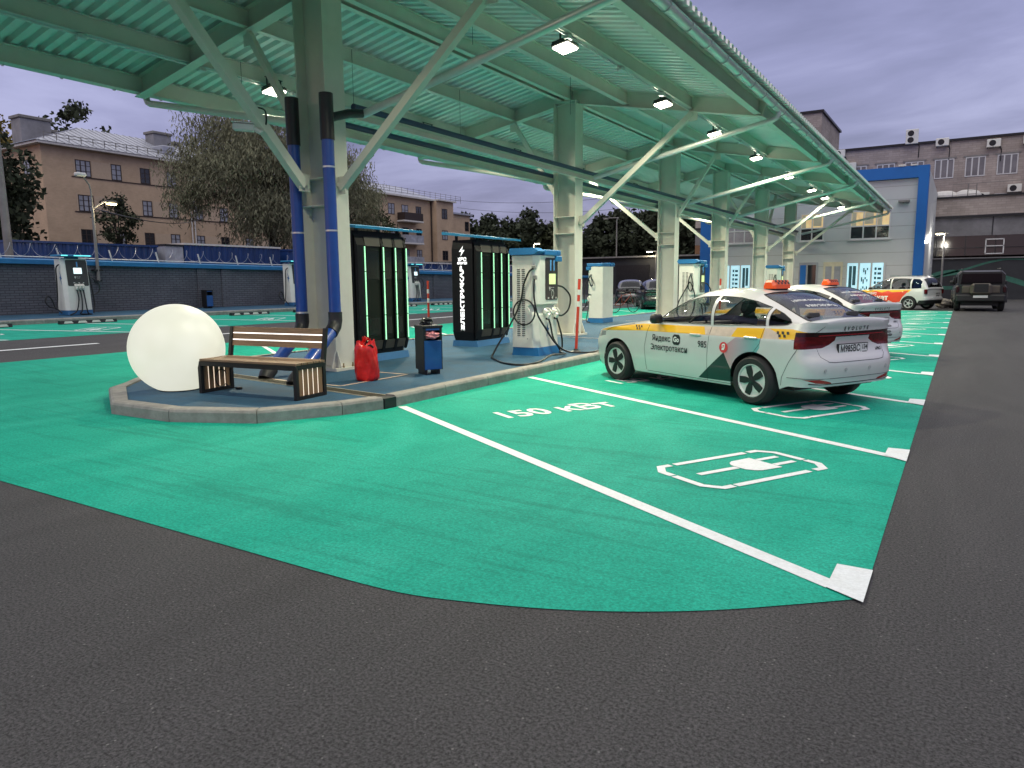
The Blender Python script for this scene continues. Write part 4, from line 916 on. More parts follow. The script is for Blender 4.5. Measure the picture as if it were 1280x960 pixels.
class Car:
    def __init__(s, name, label, plan, zs, side, rear, front, roof, gh, wb=2.7, rw=.316, sill=.20, n=3.0, m=2.6, wy=.80, paint=None, group=None, cat='car', ra=.375, rlo=.10):
        s.t = thing(name, label, cat, (0, 0, 0), 0, group)
        s.plan, s.zs_, s.side, s.rear, s.front, s.roof = plan, zs, side, rear, front, roof
        s.x0, s.x1, s.yw = gh['x0'], gh['x1'], gh['y']; s.wb, s.rw, s.sill, s.n, s.m, s.wy, s.paint, s.ra, s.rlo = wb, rw, sill, n, m, wy, paint or M_WHITE, ra, rlo
        P = [Vector((x, y, 0)) for x, y in plan]; pts = smooth_path(P, 14); st = []
        # dense, even stations along the outline
        L_ = [0]; 
        for a, b in zip(pts, pts[1:]): L_.append(L_[-1]+(b-a).length)
        k = 0; nst = int(L_[-1]/.032)
        for i in range(nst+1):
            d = L_[-1]*i/nst
            while k < len(L_)-2 and L_[k+1] < d: k += 1
            st.append(pts[k].lerp(pts[k+1], (d-L_[k])/max(1e-9, L_[k+1]-L_[k])))
        st[0].y = 0; st[-1].y = 0; s.st = st; s.nr = []
        for i in range(len(st)):
            tg = (st[min(i+1, len(st)-1)]-st[max(i-1, 0)]).normalized(); s.nr.append(Vector((tg.y*-1, tg.x, 0)))
        s.nr[0] = Vector((-1, 0, 0)); s.nr[-1] = Vector((1, 0, 0))
        s.sidepl = sorted([(p.x, p.y) for p, q in zip(st, s.nr) if abs(q.y) > .35])
    def zs(s, x): return cat1(s.zs_, x)
    def inset(s, z, nr):
        b = nr.x*nr.x; return cat1(s.side, z)*(1-b)+cat1(s.rear if nr.x < 0 else s.front, z)*b
    def yplan(s, x):
        q = s.sidepl
        for (a, ya), (b, yb) in zip(q, q[1:]):
            if a <= x <= b: return ya+(yb-ya)*(x-a)/max(1e-9, b-a)
        return q[0][1] if x < q[0][0] else q[-1][1]
    def side_pt(s, x, z, o=.003, sg=1): return Vector((x, sg*(s.yplan(x)-cat1(s.side, z)+o), z))
    def xrear(s, y):
        q = sorted([(p.y, p.x) for p in s.st if p.x < .2]); return cat1(q, abs(y)) if False else s._lin(q, abs(y))
    def _lin(s, q, v):
        for (a, A), (b, B) in zip(q, q[1:]):
            if a <= v <= b: return A+(B-A)*(v-a)/max(1e-9, b-a)
        return q[-1][1]
    def rear_pt(s, y, z, o=.004): return Vector((s.xrear(y)+cat1(s.rear, z)-o, y, z))
    def gh_pt(s, x, z, o=.003, sg=1):
        zb = s.zs(x)-.012; zc = cat1(s.roof, x); h = max(1e-3, zc-zb); k = min(.999, max(0, (z-zb)/h)); return Vector((x, sg*(cat1(s.yw, x)*(1-k**s.m)**(1/s.n)+o), z))
    def gh_top(s, x, y, o=.003):
        zb = s.zs(x)-.012; zc = cat1(s.roof, x); k = min(.999, abs(y)/cat1(s.yw, x)); return Vector((x, y, zb+(zc-zb)*(1-k**s.n)**(1/s.m)+o))
    def lower(s, cuts, assign, mats):
        """lower body shell; cuts = polygons in (x,z) for the sides or (y,z) for the rear, assign = (polygon, plane, material index)"""
        bm = bmesh.new(); K = 20; grid = []
        for p, q in zip(s.st, s.nr):
            top = s.zs(p.x); lo = s.sill+(s.rlo*max(0, min(1, (-.25-p.x)/.25)))
            for xa in (0, s.wb):
                if abs(p.x-xa) < s.ra and abs(q.y) > .5: lo = max(lo, s.rw+math.sqrt(s.ra**2-(p.x-xa)**2)*.98)
            row = []
            for k in range(K+1):
                z = lo+(top-lo)*k/K; w_ = p-q*s.inset(z, q); row.append(Vector((w_.x, max(0, w_.y), z)))
            grid.append(row)
        for sg in (1, -1):
            vv = [[bm.verts.new((v.x, sg*v.y, v.z)) for v in row] for row in grid]
            for i in range(len(vv)-1):
                for k in range(K): bm.faces.new((vv[i][k], vv[i+1][k], vv[i+1][k+1], vv[i][k+1]))
        # decks: bonnet and boot lid
        Mx = 12; tops = [r[-1] for r in grid]
        tv = []
        for v in tops:
            cr = .045*min(1, v.y/.5); row = []
            for j in range(Mx+1):
                a = 1-2*j/Mx; row.append(bm.verts.new((v.x, v.y*a, v.z+cr*(1-a*a)**.8 if abs(a) < 1 else v.z)))
            tv.append(row)
        for i in range(len(tv)-1):
            xc = (tops[i].x+tops[i+1].x)/2
            for j in range(Mx):
                if s.x0+.10 < xc < s.x1-.10 and 0 < j < Mx-1: continue
                try: bm.faces.new((tv[i][j], tv[i+1][j], tv[i+1][j+1], tv[i][j+1]))
                except ValueError: pass
        bmesh.ops.remove_doubles(bm, verts=bm.verts, dist=1e-4)
        return s._finish(bm, 'body', cuts, assign, mats, 40)
    def _finish(s, bm, name, cuts, assign, mats, ang, parent=None):
        for poly, plane in cuts:
            n = len(poly)
            for i in range(n if len(poly) > 2 else 1):
                a, b = poly[i], poly[(i+1) % n]; d = (b[0]-a[0], b[1]-a[1]); l = math.hypot(*d)
                if l < 1e-6: continue
                nx = (-d[1]/l, d[0]/l)
                co, no = ((Vector((a[0], 0, a[1])), Vector((nx[0], 0, nx[1]))) if plane == 'xz' else (Vector((0, a[0], a[1])), Vector((0, nx[0], nx[1]))) if plane == 'yz' else (Vector((a[0], a[1], 0)), Vector((nx[0], nx[1], 0))))
                xs_ = [q[0] for q in poly]; ys_ = [q[1] for q in poly]; mg = .04
                ax = {'xz': (0, 2), 'yz': (1, 2), 'xy': (0, 1)}[plane]
                fs = []
                for f in bm.faces:
                    c0 = [v.co[ax[0]] for v in f.verts]; c1 = [v.co[ax[1]] for v in f.verts]
                    if max(c0) >= min(xs_)-mg and min(c0) <= max(xs_)+mg and max(c1) >= min(ys_)-mg and min(c1) <= max(ys_)+mg: fs.append(f)
                ge = fs+list({e for f in fs for e in f.edges})+list({v for f in fs for v in f.verts})
                bmesh.ops.bisect_plane(bm, geom=ge, dist=1e-5, plane_co=co, plane_no=no)
        bm.normal_update()
        for f in bm.faces:
            c = f.calc_center_median(); nn = f.normal
            for poly, plane, cond, mi in assign:
                q = {'xz': (c.x, c.z), 'yz': (c.y, c.z), 'xy': (c.x, c.y)}[plane]
                if cond(c, nn) and inpoly(q, poly): f.material_index = mi
        bmesh.ops.recalc_face_normals(bm, faces=bm.faces)
        me = bpy.data.meshes.new(name); bm.to_mesh(me); bm.free()
        for m in mats: me.materials.append(m)
        me.polygons.foreach_set('use_smooth', [True]*len(me.polygons)); me.set_sharp_from_angle(angle=math.radians(ang))
        return link(name, me, parent or s.t)
    def cabin(s, wins, screens, glass=None, tintx=None):
        """greenhouse with real openings; side windows in (x,z), screens in (x,y)"""
        bm = bmesh.new(); NX, NA = 64, 22; grid = []
        for i in range(NX+1):
            x = s.x0+(s.x1-s.x0)*i/NX; zb = s.zs(x)-.012; zc = max(zb+.004, cat1(s.roof, x)); yb = cat1(s.yw, x); row = []
            for j in range(2*NA+1):
                a = PI*j/(2*NA); c, sn = math.cos(a), math.sin(a)
                row.append(bm.verts.new((x, math.copysign(abs(c)**(2/s.n), c)*yb if abs(c) > 1e-6 else 0, zb+(zc-zb)*abs(sn)**(2/s.m))))
            grid.append(row)
        for i in range(NX):
            for j in range(2*NA): bm.faces.new((grid[i][j], grid[i+1][j], grid[i+1][j+1], grid[i][j+1]))
        cuts = [(w_, 'xz') for w_ in wins]+[(w_, 'xy') for w_ in screens]
        side = lambda c, n: abs(n.y) > .38
        top = lambda c, n: abs(n.y) < .80
        assign = [(w_, 'xz', side, 1+k) for k, w_ in enumerate(wins)]+[(w_, 'xy', top, 1+len(wins)+k) for k, w_ in enumerate(screens)]
        o = s._finish(bm, 'roof', cuts, assign, [s.paint]*(1+len(wins)+len(screens)), 50)
        nW = len(wins)+len(screens); glass = glass or [M_GLASS]*nW
        me = o.data; fc = {}
        for p in me.polygons: fc.setdefault(p.material_index, []).append((p.index, p.center.y))
        for k in range(1, nW+1):
            groups = [('window', lambda y: y > 0), ('window', lambda y: y < 0)] if k <= len(wins) else [('windscreen' if screens[k-1-len(wins)][0][0] > .8 else 'rear_window', lambda y: True)]
            for nm, cond in groups:
                ids = [i for i, y in fc.get(k, []) if cond(y)]
                if not ids: continue
                bm = bmesh.new(); bm.from_mesh(me); bm.faces.ensure_lookup_table(); keep = set(ids)
                bmesh.ops.delete(bm, geom=[f for f in bm.faces if f.index not in keep], context='FACES')
                for f in bm.faces: f.material_index = 0
                g = bpy.data.meshes.new(nm); bm.to_mesh(g); bm.free(); g.materials.clear(); g.materials.append(glass[k-1]); link(nm, g, s.t)
        bm = bmesh.new(); bm.from_mesh(me); bmesh.ops.delete(bm, geom=[f for f in bm.faces if f.material_index > 0], context='FACES'); bm.to_mesh(me); bm.free(); me.materials.clear(); me.materials.append(s.paint)
        return o
    def line(s, name, fn, pts, w=.007, mat=None, k=6, closed=False):
        """shut line or seal laid on the skin: narrow strip through surface points"""
        P = [fn(*p) for p in pts]; mb = MB()
        if closed: P.append(P[0])
        for a, b in zip(P, P[1:]): mb.tube([a, b], w/2, 5)
        return mb
    def wheel(s, x, sg, R=None, style='five', mat=None):
        R = R or s.rw; t = bpy.data.objects.new('wheel', None); mb = MB(); W = .205; r = R*.685
        pr = [(r-.01, -W/2+.01), (r+.01, -W/2), (R-.035, -W/2), (R-.008, -W/2+.03), (R, -W/2+.06), (R, W/2-.06), (R-.008, W/2-.03), (R-.035, W/2), (r+.012, W/2-.002), (r-.012, W/2-.022)]
        M = Matrix.Translation((x, sg*(s.wy), R)) @ (Matrix.Identity(4) if sg > 0 else Matrix.Rotation(PI, 4, 'Z'))
        mb.lathe(pr, 40, M=M, axis='y', caps=False); ty = mb.build('wheel', M_TYRE, s.t, smooth=35)
        mb = MB(); mb.mi = 0
        mb.lathe([(r+.002, -.06), (r+.002, W/2-.016), (r-.014, W/2-.014), (r-.026, W/2-.030), (r*.6, W/2-.034), (r*.25, W/2-.028), (0.0, W/2-.024)], 40, M=M, axis='y')
        y = W/2-.022
        for k in range(5):
            a = 2*PI*k/5+.31; R2 = M @ Matrix.Rotation(a, 4, 'Y')
            if style == 'five': poly = [(-.024, .028), (.024, .028), (.043, r*.50), (.040, r*.86), (-.040, r*.86), (-.043, r*.50)]
            else: poly = [(-.045, r*.34), (.045, r*.34), (.085, r*.82), (-.085, r*.82)]
            mb.mi = 1; mb.prism(poly, 'y', y-.02, y+(.006 if style == 'five' else -.006), M=R2)
        mb.mi = 1 if style == 'five' else 0; mb.lathe([(.042, y-.02), (.042, y+.008), (.03, y+.012), (0, y+.012)], 20, M=M, axis='y')
        mb.build('rim', [mat or M_RIM, M_RIMB], ty, smooth=35)
    def chassis(s, ymax=.62, seats=True):
        mb = MB(); xa, xb = s.plan[0][0]+.40, s.plan[-1][0]-.22
        mb.box(xa, xb, -ymax, ymax, s.sill+.02, s.sill+.24); 
        for x in (0, s.wb):
            for sg in (1, -1):
                pts = [(x+(s.ra+.01)*math.cos(a), s.rw+(s.ra+.01)*math.sin(a)) for a in [PI*k/16 for k in range(17)]]
                pts2 = [(x+s.ra*1.0*math.cos(a)*.0+(s.ra+.03)*math.cos(a), s.rw+(s.ra+.03)*math.sin(a)) for a in [PI*k/16 for k in range(17)]]
                vs = []; n = 17; y1 = sg*(s.yplan(x)-.05); y0 = sg*(ymax-.05)
                for px, pz in pts: vs += [(px, y0, pz), (px, y1, pz)]
                mb.add(vs, [(2*i, 2*i+1, 2*i+3, 2*i+2) for i in range(16)])
                mb.add([(px, y0, pz) for px, pz in pts], [tuple(range(17))])
        mb.build('chassis', M_TRIM, s.t)
    def interior(s, belt=.97, seats=((1.02, 1), (1.02, -1)), rearx=.12):
        mb = MB(); 
        for x, sg in seats:
            y = sg*.36
            mb.bbox(x-.25, x+.28, y-.24, y+.24, .46, .58, .05)
            M = Matrix.Translation((x-.25, y, .55)) @ Matrix.Rotation(-.30, 4, 'Y'); mb.bbox(-.06, .06, -.23, .23, 0, .58, .05, M=M); mb.bbox(-.05, .05, -.125, .125, .62, .80, .04, M=M); mb.box(-.01, .01, -.05, .05, .55, .65, M=M)
        mb.bbox(rearx-.30, rearx+.15, -.62, .62, .44, .56, .05)
        M = Matrix.Translation((rearx-.28, 0, .52)) @ Matrix.Rotation(-.42, 4, 'Y'); mb.bbox(-.07, .07, -.62, .62, 0, .56, .05, M=M)
        for y in (-.36, .36): mb.bbox(-.05, .05, y-.12, y+.12, .56, .72, .04, M=M)
        mb.build('seats', M_SEAT, s.t)
        mb = MB(); mb.bbox(1.62, 1.98, -.68, .68, .74, .955, .05); mb.box(s.x0+.12, rearx-.42, -.56, .56, .90, .965); mb.box(.2, 1.7, -.70, .70, .40, .44); mb.bbox(.55, 1.6, -.11, .11, .44, .62, .03)
        mb.build('dashboard', M_TRIM, s.t)
        mb = MB(); M = Matrix.Translation((1.52, .36, .90)) @ Matrix.Rotation(1.15, 4, 'Y')
        mb.tube([M @ Vector((.18*math.cos(a), .18*math.sin(a), 0)) for a in [2*PI*k/24 for k in range(25)]], .016, 6, caps=False); mb.bar(M @ Vector((-.0, -.17, 0)), M @ Vector((0, .17, 0)), .05, .02); mb.bar(M @ Vector((0, 0, 0)), M @ Vector((0, 0, -.2)), .05, .05); mb.build('steering_wheel', M_TRIM, s.t)

def taxi(label, plate, region, extra=False):
    plan = [(-1.0, 0), (-.992, .30), (-.965, .56), (-.895, .73), (-.74, .832), (-.42, .868), (0, .882), (.7, .890), (1.35, .893), (2.0, .889), (2.7, .880), (3.05, .848), (3.35, .755), (3.56, .57), (3.66, .32), (3.69, 0)]
    zs = [(-1.0, 1.075), (-.86, 1.078), (-.6, 1.055), (-.3, 1.015), (.3, .990), (1.2, .968), (1.8, .965), (2.1, .962), (2.7, .895), (3.2, .80), (3.5, .715), (3.69, .66)]
    side = [(.15, .09), (.22, .055), (.33, .030), (.45, .012), (.62, .0), (.80, .002), (.855, .006), (.885, .018), (.95, .040), (1.0, .062), (1.08, .10)]
    rear = [(.15, .12), (.25, .06), (.36, .025), (.50, .0), (.60, .008), (.635, .03), (.70, .075), (.80, .105), (.90, .085), (.95, .06), (1.02, .045), (1.05, .03), (1.08, .03)]
    front = [(.15, .15), (.30, .03), (.50, 0), (.62, .02), (.70, .10), (.80, .25), (1.0, .6)]
    roof = [(-.68, 1.05), (-.55, 1.105), (-.30, 1.225), (0, 1.355), (.25, 1.432), (.60, 1.474), (.90, 1.482), (1.20, 1.452), (1.50, 1.335), (1.80, 1.165), (2.06, .985)]
    gh = dict(x0=-.68, x1=2.06, y=[(-.68, .60), (-.45, .69), (0, .80), (.6, .835), (1.3, .835), (1.7, .815), (2.06, .74)])
    sh = lambda q: [((x if x > -.45 else -.45+(x+.45)*.67), z) for x, z in q]
    plan, zs = sh(plan), sh(zs)
    c = Car('taxi', label, plan, zs, side, rear, front, roof, gh, cat='taxi', group='white sedan taxis parked in the bays')
    out_side = lambda q, n: abs(n.y) > .35 and q.z < 1.02
    left = lambda q, n: n.y > .35 and q.y > 0
    rearc = lambda q, n: q.x < -.30
    stripe = sh([(-.92, .905), (-.60, .872), (0, .858), (1.2, .848), (2.1, .838), (3.15, .79), (3.15, .80), (2.75, .873), (2.1, .945), (1.2, .955), (.3, .975), (-.3, .992), (-.55, .995), (-.80, .96)])
    tri = [(.95, .245), (.47, .640), (.27, .255)]
    fade = [(.47, .640), (.50, .70), (.28, .852), (-.10, .858), (-.10, .74), (.10, .45), (.27, .36), (.30, .32)]
    pink = [(.80, .850), (.62, .853), (.36, .858), (.30, .975), (.86, .962)]; pink2 = [(-.13, .862), (-.37, .866), (-.33, .94), (-.20, .985), (-.13, .988)]
    tail_s = [(-1.2, .765), (-.66, .785), (-.565, .935), (-.63, .96), (-1.2, .96)]
    tail_l = [(.31, .85), (.40, .80), (.52, .765), (.95, .755), (.95, .96), (.31, .955)]; tail_r = [(-a, b) for a, b in tail_l]
    bar = [(-.31, .895), (.31, .895), (.31, .955), (-.31, .955)]
    up_l = [(.31, .905), (.95, .905), (.95, .96), (.31, .955)]; up_r = [(-a, b) for a, b in up_l]; up_s = [(-1.2, .905), (-.585, .905), (-.565, .935), (-.63, .96), (-1.2, .96)]
    refl = [(.40, .325), (.66, .350), (.80, .395), (.62, .395), (.44, .355)]; reflr = [(-a, b) for a, b in refl]
    head = [(3.02, .715), (3.40, .655), (3.70, .62), (3.70, .72), (3.3, .775), (3.02, .785)]
    cuts = [(stripe, 'xz'), (tri, 'xz'), (fade, 'xz'), (pink, 'xz'), (pink2, 'xz'), (tail_s, 'xz'), (tail_l, 'yz'), (tail_r, 'yz'), (bar, 'yz'), (up_l, 'yz'), (up_r, 'yz'), (refl, 'yz'), (reflr, 'yz'), (head, 'xz')]
    rr = lambda q, n: q.x < -.55 and abs(n.x) > .2
    assign = [(stripe, 'xz', out_side, 1), (pink, 'xz', out_side, 4), (pink2, 'xz', out_side, 4), (fade, 'xz', out_side, 3), (tri, 'xz', out_side, 2), (tail_s, 'xz', lambda q, n: abs(n.y) > .28 and q.x < -.5, 5), (tail_l, 'yz', rr, 5), (tail_r, 'yz', rr, 5), (up_l, 'yz', rr, 6), (up_r, 'yz', rr, 6), (up_s, 'xz', lambda q, n: abs(n.y) > .28 and q.x < -.5, 6), (bar, 'yz', rr, 6), (refl, 'yz', rr, 7), (reflr, 'yz', rr, 7), (head, 'xz', lambda q, n: q.x > 2.9, 8)]
    body = c.lower(cuts, assign, [c.paint, M_YEL, M_WBLK, M_FADE, M_PALEPINK, M_TAIL, M_TAILD, M_REFL, M_HEAD])
    w1 = [(1.84, .985), (1.62, 1.165), (1.36, 1.295), (1.08, 1.36), (.80, 1.375), (.755, .995)]
    w2 = [(.70, .995), (.73, 1.375), (.42, 1.36), (.16, 1.315), (-.07, 1.245), (-.10, 1.018)]
    w3 = [(-.145, 1.022), (-.12, 1.225), (-.25, 1.17), (-.37, 1.105), (-.41, 1.065), (-.36, 1.035)]
    rw = [(.22, -.46), (.22, .46), (.10, .50), (-.52, .565), (-.61, .53), (-.61, -.53), (-.52, -.565), (.10, -.50)]
    ws = [(1.22, -.50), (1.22, .50), (1.92, .64), (2.0, .56), (2.0, -.56), (1.92, -.64)]
    c.cabin([w1, w2, w3], [rw, ws], [M_GLASS, M_GLASS, M_GLASSD, M_GLASSR, M_GLASS])
    c.chassis(); c.interior()
    for x in (0, c.wb):
        for sg in (1, -1): c.wheel(x, sg)
    # seals and shut lines
    mb = MB()
    def seal(poly, fn, w_=.010, sg=1):
        P = []
        for a, b in zip(poly, poly[1:]+poly[:1]):
            for k in range(6): P.append(fn(a[0]+(b[0]-a[0])*k/6, a[1]+(b[1]-a[1])*k/6))
        P.append(P[0]); mb.tube(P, w_/2, 5, caps=False)
    for sg in (1, -1):
        for w_ in (w1, w2, w3): seal(w_, lambda x, z: c.gh_pt(x, z, .001, sg))
    seal(rw, lambda x, y: c.gh_top(x, y, .001), .018); seal(ws, lambda x, y: c.gh_top(x, y, .001), .018)
    mb.build('window_seal', M_TRIM, c.t)
    mb = MB()
    def run(pts, fn, w_=.006):
        P = []
        for a, b in zip(pts, pts[1:]):
            for k in range(8): P.append(fn(a[0]+(b[0]-a[0])*k/8, a[1]+(b[1]-a[1])*k/8))
        P.append(fn(*pts[-1])); mb.tube(P, w_/2, 4)
    for sg in (1, -1):
        fs = lambda x, z: c.side_pt(x, z, .0005, sg)
        run([(2.02, .25), (2.03, .60), (1.95, .93)], fs); run([(.78, .22), (.76, .60), (.725, .97)], fs)
        run([(-.12, .99), (-.10, .80), (.12, .52), (.30, .36), (.34, .22)], fs); run([(2.0, .235), (.36, .225)], fs)
        run([(3.0, .785), (2.8, .86), (2.3, .94)], lambda x, z: c.side_pt(x, z, .0005, sg)); run([(-.40, .30), (-.42, .40), (-.52, .60), (-.62, .765)], fs)
    fr = lambda y, z: c.rear_pt(y, z, .001)
    run([(.60, .79), (.585, .66), (.50, .605), (.40, .595), (-.40, .595), (-.50, .605), (-.585, .66), (-.60, .79)], fr); run([(.86, .41), (.6, .40), (-.6, .40), (-.86, .41)], fr); run([(.74, .345), (.6, .33), (-.6, .33), (-.74, .345)], fr, .012)
    run([(.66, .955), (.60, .99), (.55, 1.03)], fr)
    mb.build('shut_lines', M_TRIM, c.t)
    for sg in (1, -1):
        mb = MB(); M = Matrix.Translation((1.72, sg*.93, 1.03)) @ Matrix.Rotation(sg*.15, 4, 'Z'); mb.bbox(-.05, .07, -.10, .10, -.065, .075, .035, M=M); mb.bar((1.72, sg*.84, .985), (1.72, sg*.90, 1.0), .05, .03); mb.build('mirror', M_TRIM, c.t, smooth=50)
        for x, z in ((.98, .845), (.04, .862)):
            mb = MB(); p = c.side_pt(x, z, .012, sg); mb.bbox(p.x-.10, p.x+.10, p.y-.014, p.y+.014, p.z-.014, p.z+.014, .008); mb.build('door_handle', M_CHROME if False else c.paint, c.t)
    # plate, badges and lettering
    mb = MB(); mb.mi = 0; xp = c.rear_pt(0, .74, .018).x
    mb.box(xp+.004, xp+.03, -.275, .275, .675, .805); mb.mi = 1; mb.box(xp, xp+.006, -.262, .262, .686, .796); mb.build('number_plate', [M_INK, M_PLATE], c.t)
    mb = MB(); put_text(mb, plate, .112, lambda x, y: (xp-.0015, -(x*.86)+.062, .741+y), weight=.003); put_text(mb, region, .080, lambda x, y: (xp-.0015, -(x*.86)-.205, .752+y), weight=.003); mb.box(xp-.0015, xp-.001, -.138, -.134, .688, .794); mb.box(xp-.0015, xp-.001, -.25, -.16, .69, .70); mb.build('plate_lettering', M_INK, c.t)
    mb = MB()
    put_text(mb, 'EVOLUTE', .062, lambda x, y: c.rear_pt(-x, .992+y, .004), weight=.002, spacing=2.0); put_text(mb, 'i-PRO', .05, lambda x, y: c.rear_pt(-x-.50, .715+y, .004), weight=.002, shear=.2)
    mb.build('boot_badge', M_INK, c.t)
    mb = MB(); 
    sd = lambda X, Z: (lambda x, y: c.side_pt(X-x*.90, Z+y, .007, 1))
    put_text(mb, 'Яндекс', .125, sd(1.655, .745), weight=.0012); put_text(mb, 'Электротакси', .125, sd(1.50, .610), weight=.0012); put_text(mb, '985', .125, sd(.845, .715), weight=.001)
    rb = [(1.345+a*.075, .748+b*.075) for a, b in ((-1, -.6), (-.6, -1), (.6, -1), (1, -.6), (1, .6), (.6, 1), (-.6, 1), (-1, .6))]; mb.add([c.side_pt(x, z, .005) for x, z in rb], [tuple(range(8))])
    mb.build('side_lettering', M_INK, c.t)
    mb = MB(); put_text(mb, 'Go', .10, sd(1.345, .748), weight=.004); put_text(mb, 'Я', .105, sd(.47, .705), weight=.004)
    put_text(mb, 'Нашли ошибку?', .085, lambda x, y: c.gh_top(-.09-y*.9, -x, .004), weight=.001); put_text(mb, '8-800-250-96-39', .085, lambda x, y: c.gh_top(-.23-y*.9, -x-.06, .004), weight=.001)
    mb.build('white_lettering', M_WINK, c.t)
    mb = MB(); k = 24; mb.add([c.side_pt(.47+.072*math.cos(2*PI*i/k), .705+.072*math.sin(2*PI*i/k), .005) for i in range(k)], [tuple(range(k))]); mb.build('round_badge', M_REDC, c.t)
    for sg in (1, -1):
        for X, Z, sz in ((2.18, .885, .030), (-.40, .928, .034)):
            mb = MB()
            for i in range(5):
                x = X-(i-2)*sz*1.0; z = Z+(sz*.55 if i % 2 == 0 else -sz*.55)
                mb.add([c.side_pt(x+a*sz/2+b*.006, z+b*sz/2, .003, sg) for a, b in ((-1, -1), (1, -1), (1, 1), (-1, 1))], [(0, 1, 2, 3)])
            mb.build('checker_marks', M_INK, c.t)
    if extra:
        mb = MB(); put_text(mb, 'ЭЛЕКТРОМОБИЛЬ', .055, lambda x, y: c.rear_pt(-x*1.2, .64+y, .004), weight=.002); put_text(mb, 'ТИШЕ ЕДЕШЬ', .06, lambda x, y: c.rear_pt(-x*1.2, .53+y, .004), weight=.002); put_text(mb, 'ДАЛЬШЕ БУДЕШЬ', .055, lambda x, y: c.rear_pt(-x*1.2, .46+y, .004), weight=.002); mb.build('rear_lettering', M_INK, c.t)
    for y in (-.56, -.22, .22, .56):
        mb = MB(); p = c.rear_pt(y, .50, .002); mb.lathe([(.022, 0), (.022, .004), (0, .004)], 14, M=Matrix.Translation(p) @ Matrix.Rotation(-PI/2, 4, 'Y')); mb.build('parking_sensor', M_CONTW_, c.t)
    mb = MB(); mb.bbox(c.plan[0][0]+.10, c.plan[0][0]+.20, -.45, .45, .275, .315, .015); mb.build('bumper_diffuser', M_TRIM, c.t)
    mb = MB(); mb.tube([c.rear_pt(y/10, .915, .005) for y in range(-6, 7)], .006, 5); mb.build('light_bar_edge', M_REFL, c.t)
    # roof sign
    zr = cat1(roof, .42)
    mb = MB(); mb.mi = 0; sec = [(-.105, 0), (.105, 0), (.10, .05), (.06, .115), (-.06, .115), (-.10, .05)]
    vs = []
    for y, k in ((-.165, .72), (-.135, 1), (.135, 1), (.165, .72)): vs += [(.42+x*k, y, zr+.012+z*k) for x, z in sec]
    mb.add(vs, [(i*6+j, i*6+(j+1) % 6, (i+1)*6+(j+1) % 6, (i+1)*6+j) for i in range(3) for j in range(6)]+[tuple(range(6)), tuple(range(18, 24))])
    mb.mi = 1
    for sx in (-1, 1):
        for r in range(2):
            for q in range(8):
                if (r+q) % 2: continue
                y = -.128+q*.032; f = lambda t: (.42+sx*(.101-.0405*t), zr+.062+.065*t)
                a, b = .12+r*.42, .12+(r+1)*.42; (xa, za), (xb, zb_) = f(a), f(b)
                mb.add([(xa+sx*.003, y, za+.002), (xa+sx*.003, y+.032, za+.002), (xb+sx*.003, y+.032, zb_+.002), (xb+sx*.003, y, zb_+.002)], [(0, 1, 2, 3)])
    mb.box(.34, .50, -.12, .12, zr-.01, zr+.012); mb.build('taxi_sign', [M_ORANGE, M_INK], c.t)
    return c
def place(c, x, y, deg, sc=(1, 1, 1)):
    c.t.location = (x, y, 0); c.t.rotation_euler = (0, 0, math.radians(deg)); c.t.scale = sc
TS = (.954, .94, .915)
place(taxi('nearest white sedan taxi, black triangle and lettering on its side', 'М985ВС', '134'), -1.62, 9.28, 151, TS)
place(taxi('second white sedan taxi with dark lettering on its rear bumper', 'М691АК', '126', True), -1.86, 15.25, 151, TS)
# ------------------------------------------------------------------ brick walls and the yard behind
def brick_mat(name, c1, c2, mort, bw, bh, axis='y', rough=.85, msize=.012, bump=.5, var=.5):
    m = bpy.data.materials.new(name); m.use_nodes = True; nt = m.node_tree; L = nt.links.new; b = nt.nodes['Principled BSDF']
    tc = N(nt, 'ShaderNodeTexCoord'); s = N(nt, 'ShaderNodeSeparateXYZ'); c = N(nt, 'ShaderNodeCombineXYZ'); L(tc.outputs['Object'], s.inputs[0])
    ad = N(nt, 'ShaderNodeMath', operation='ADD'); L(s.outputs[0], ad.inputs[0]); L(s.outputs[1], ad.inputs[1])
    L(ad.outputs[0] if axis == 'xy' else s.outputs[1 if axis == 'y' else 0], c.inputs[0]); L(s.outputs[2], c.inputs[1])
    br = N(nt, 'ShaderNodeTexBrick'); br.inputs['Scale'].default_value = 1.0; br.inputs['Brick Width'].default_value = bw; br.inputs['Row Height'].default_value = bh; br.inputs['Mortar Size'].default_value = msize
    br.inputs['Color1'].default_value = (*c1, 1); br.inputs['Color2'].default_value = (*c2, 1); br.inputs['Mortar'].default_value = (*mort, 1); L(c.outputs[0], br.inputs['Vector'])
    n = N(nt, 'ShaderNodeTexNoise', Scale=.5, Detail=7.0, Roughness=.7); L(tc.outputs['Object'], n.inputs[0])
    mr = N(nt, 'ShaderNodeMapRange'); mr.inputs[1].default_value = .3; mr.inputs[2].default_value = .7; mr.inputs[3].default_value = 1-var*.5; mr.inputs[4].default_value = 1+var*.5; L(n.outputs['Fac'], mr.inputs[0])
    sc = N(nt, 'ShaderNodeVectorMath', operation='SCALE'); L(br.outputs['Color'], sc.inputs[0]); L(mr.outputs[0], sc.inputs['Scale']); L(sc.outputs[0], b.inputs['Base Color'])
    b.inputs['Roughness'].default_value = rough; bp = N(nt, 'ShaderNodeBump'); bp.inputs['Strength'].default_value = bump; bp.inputs['Distance'].default_value = .01; bp.invert = True; L(br.outputs['Fac'], bp.inputs['Height']); L(bp.outputs[0], b.inputs['Normal'])
    return m
M_DBRICK = brick_mat('dark_painted_brick', (.098, .102, .122), (.122, .126, .146), (.055, .057, .070), .27, .083, 'y')
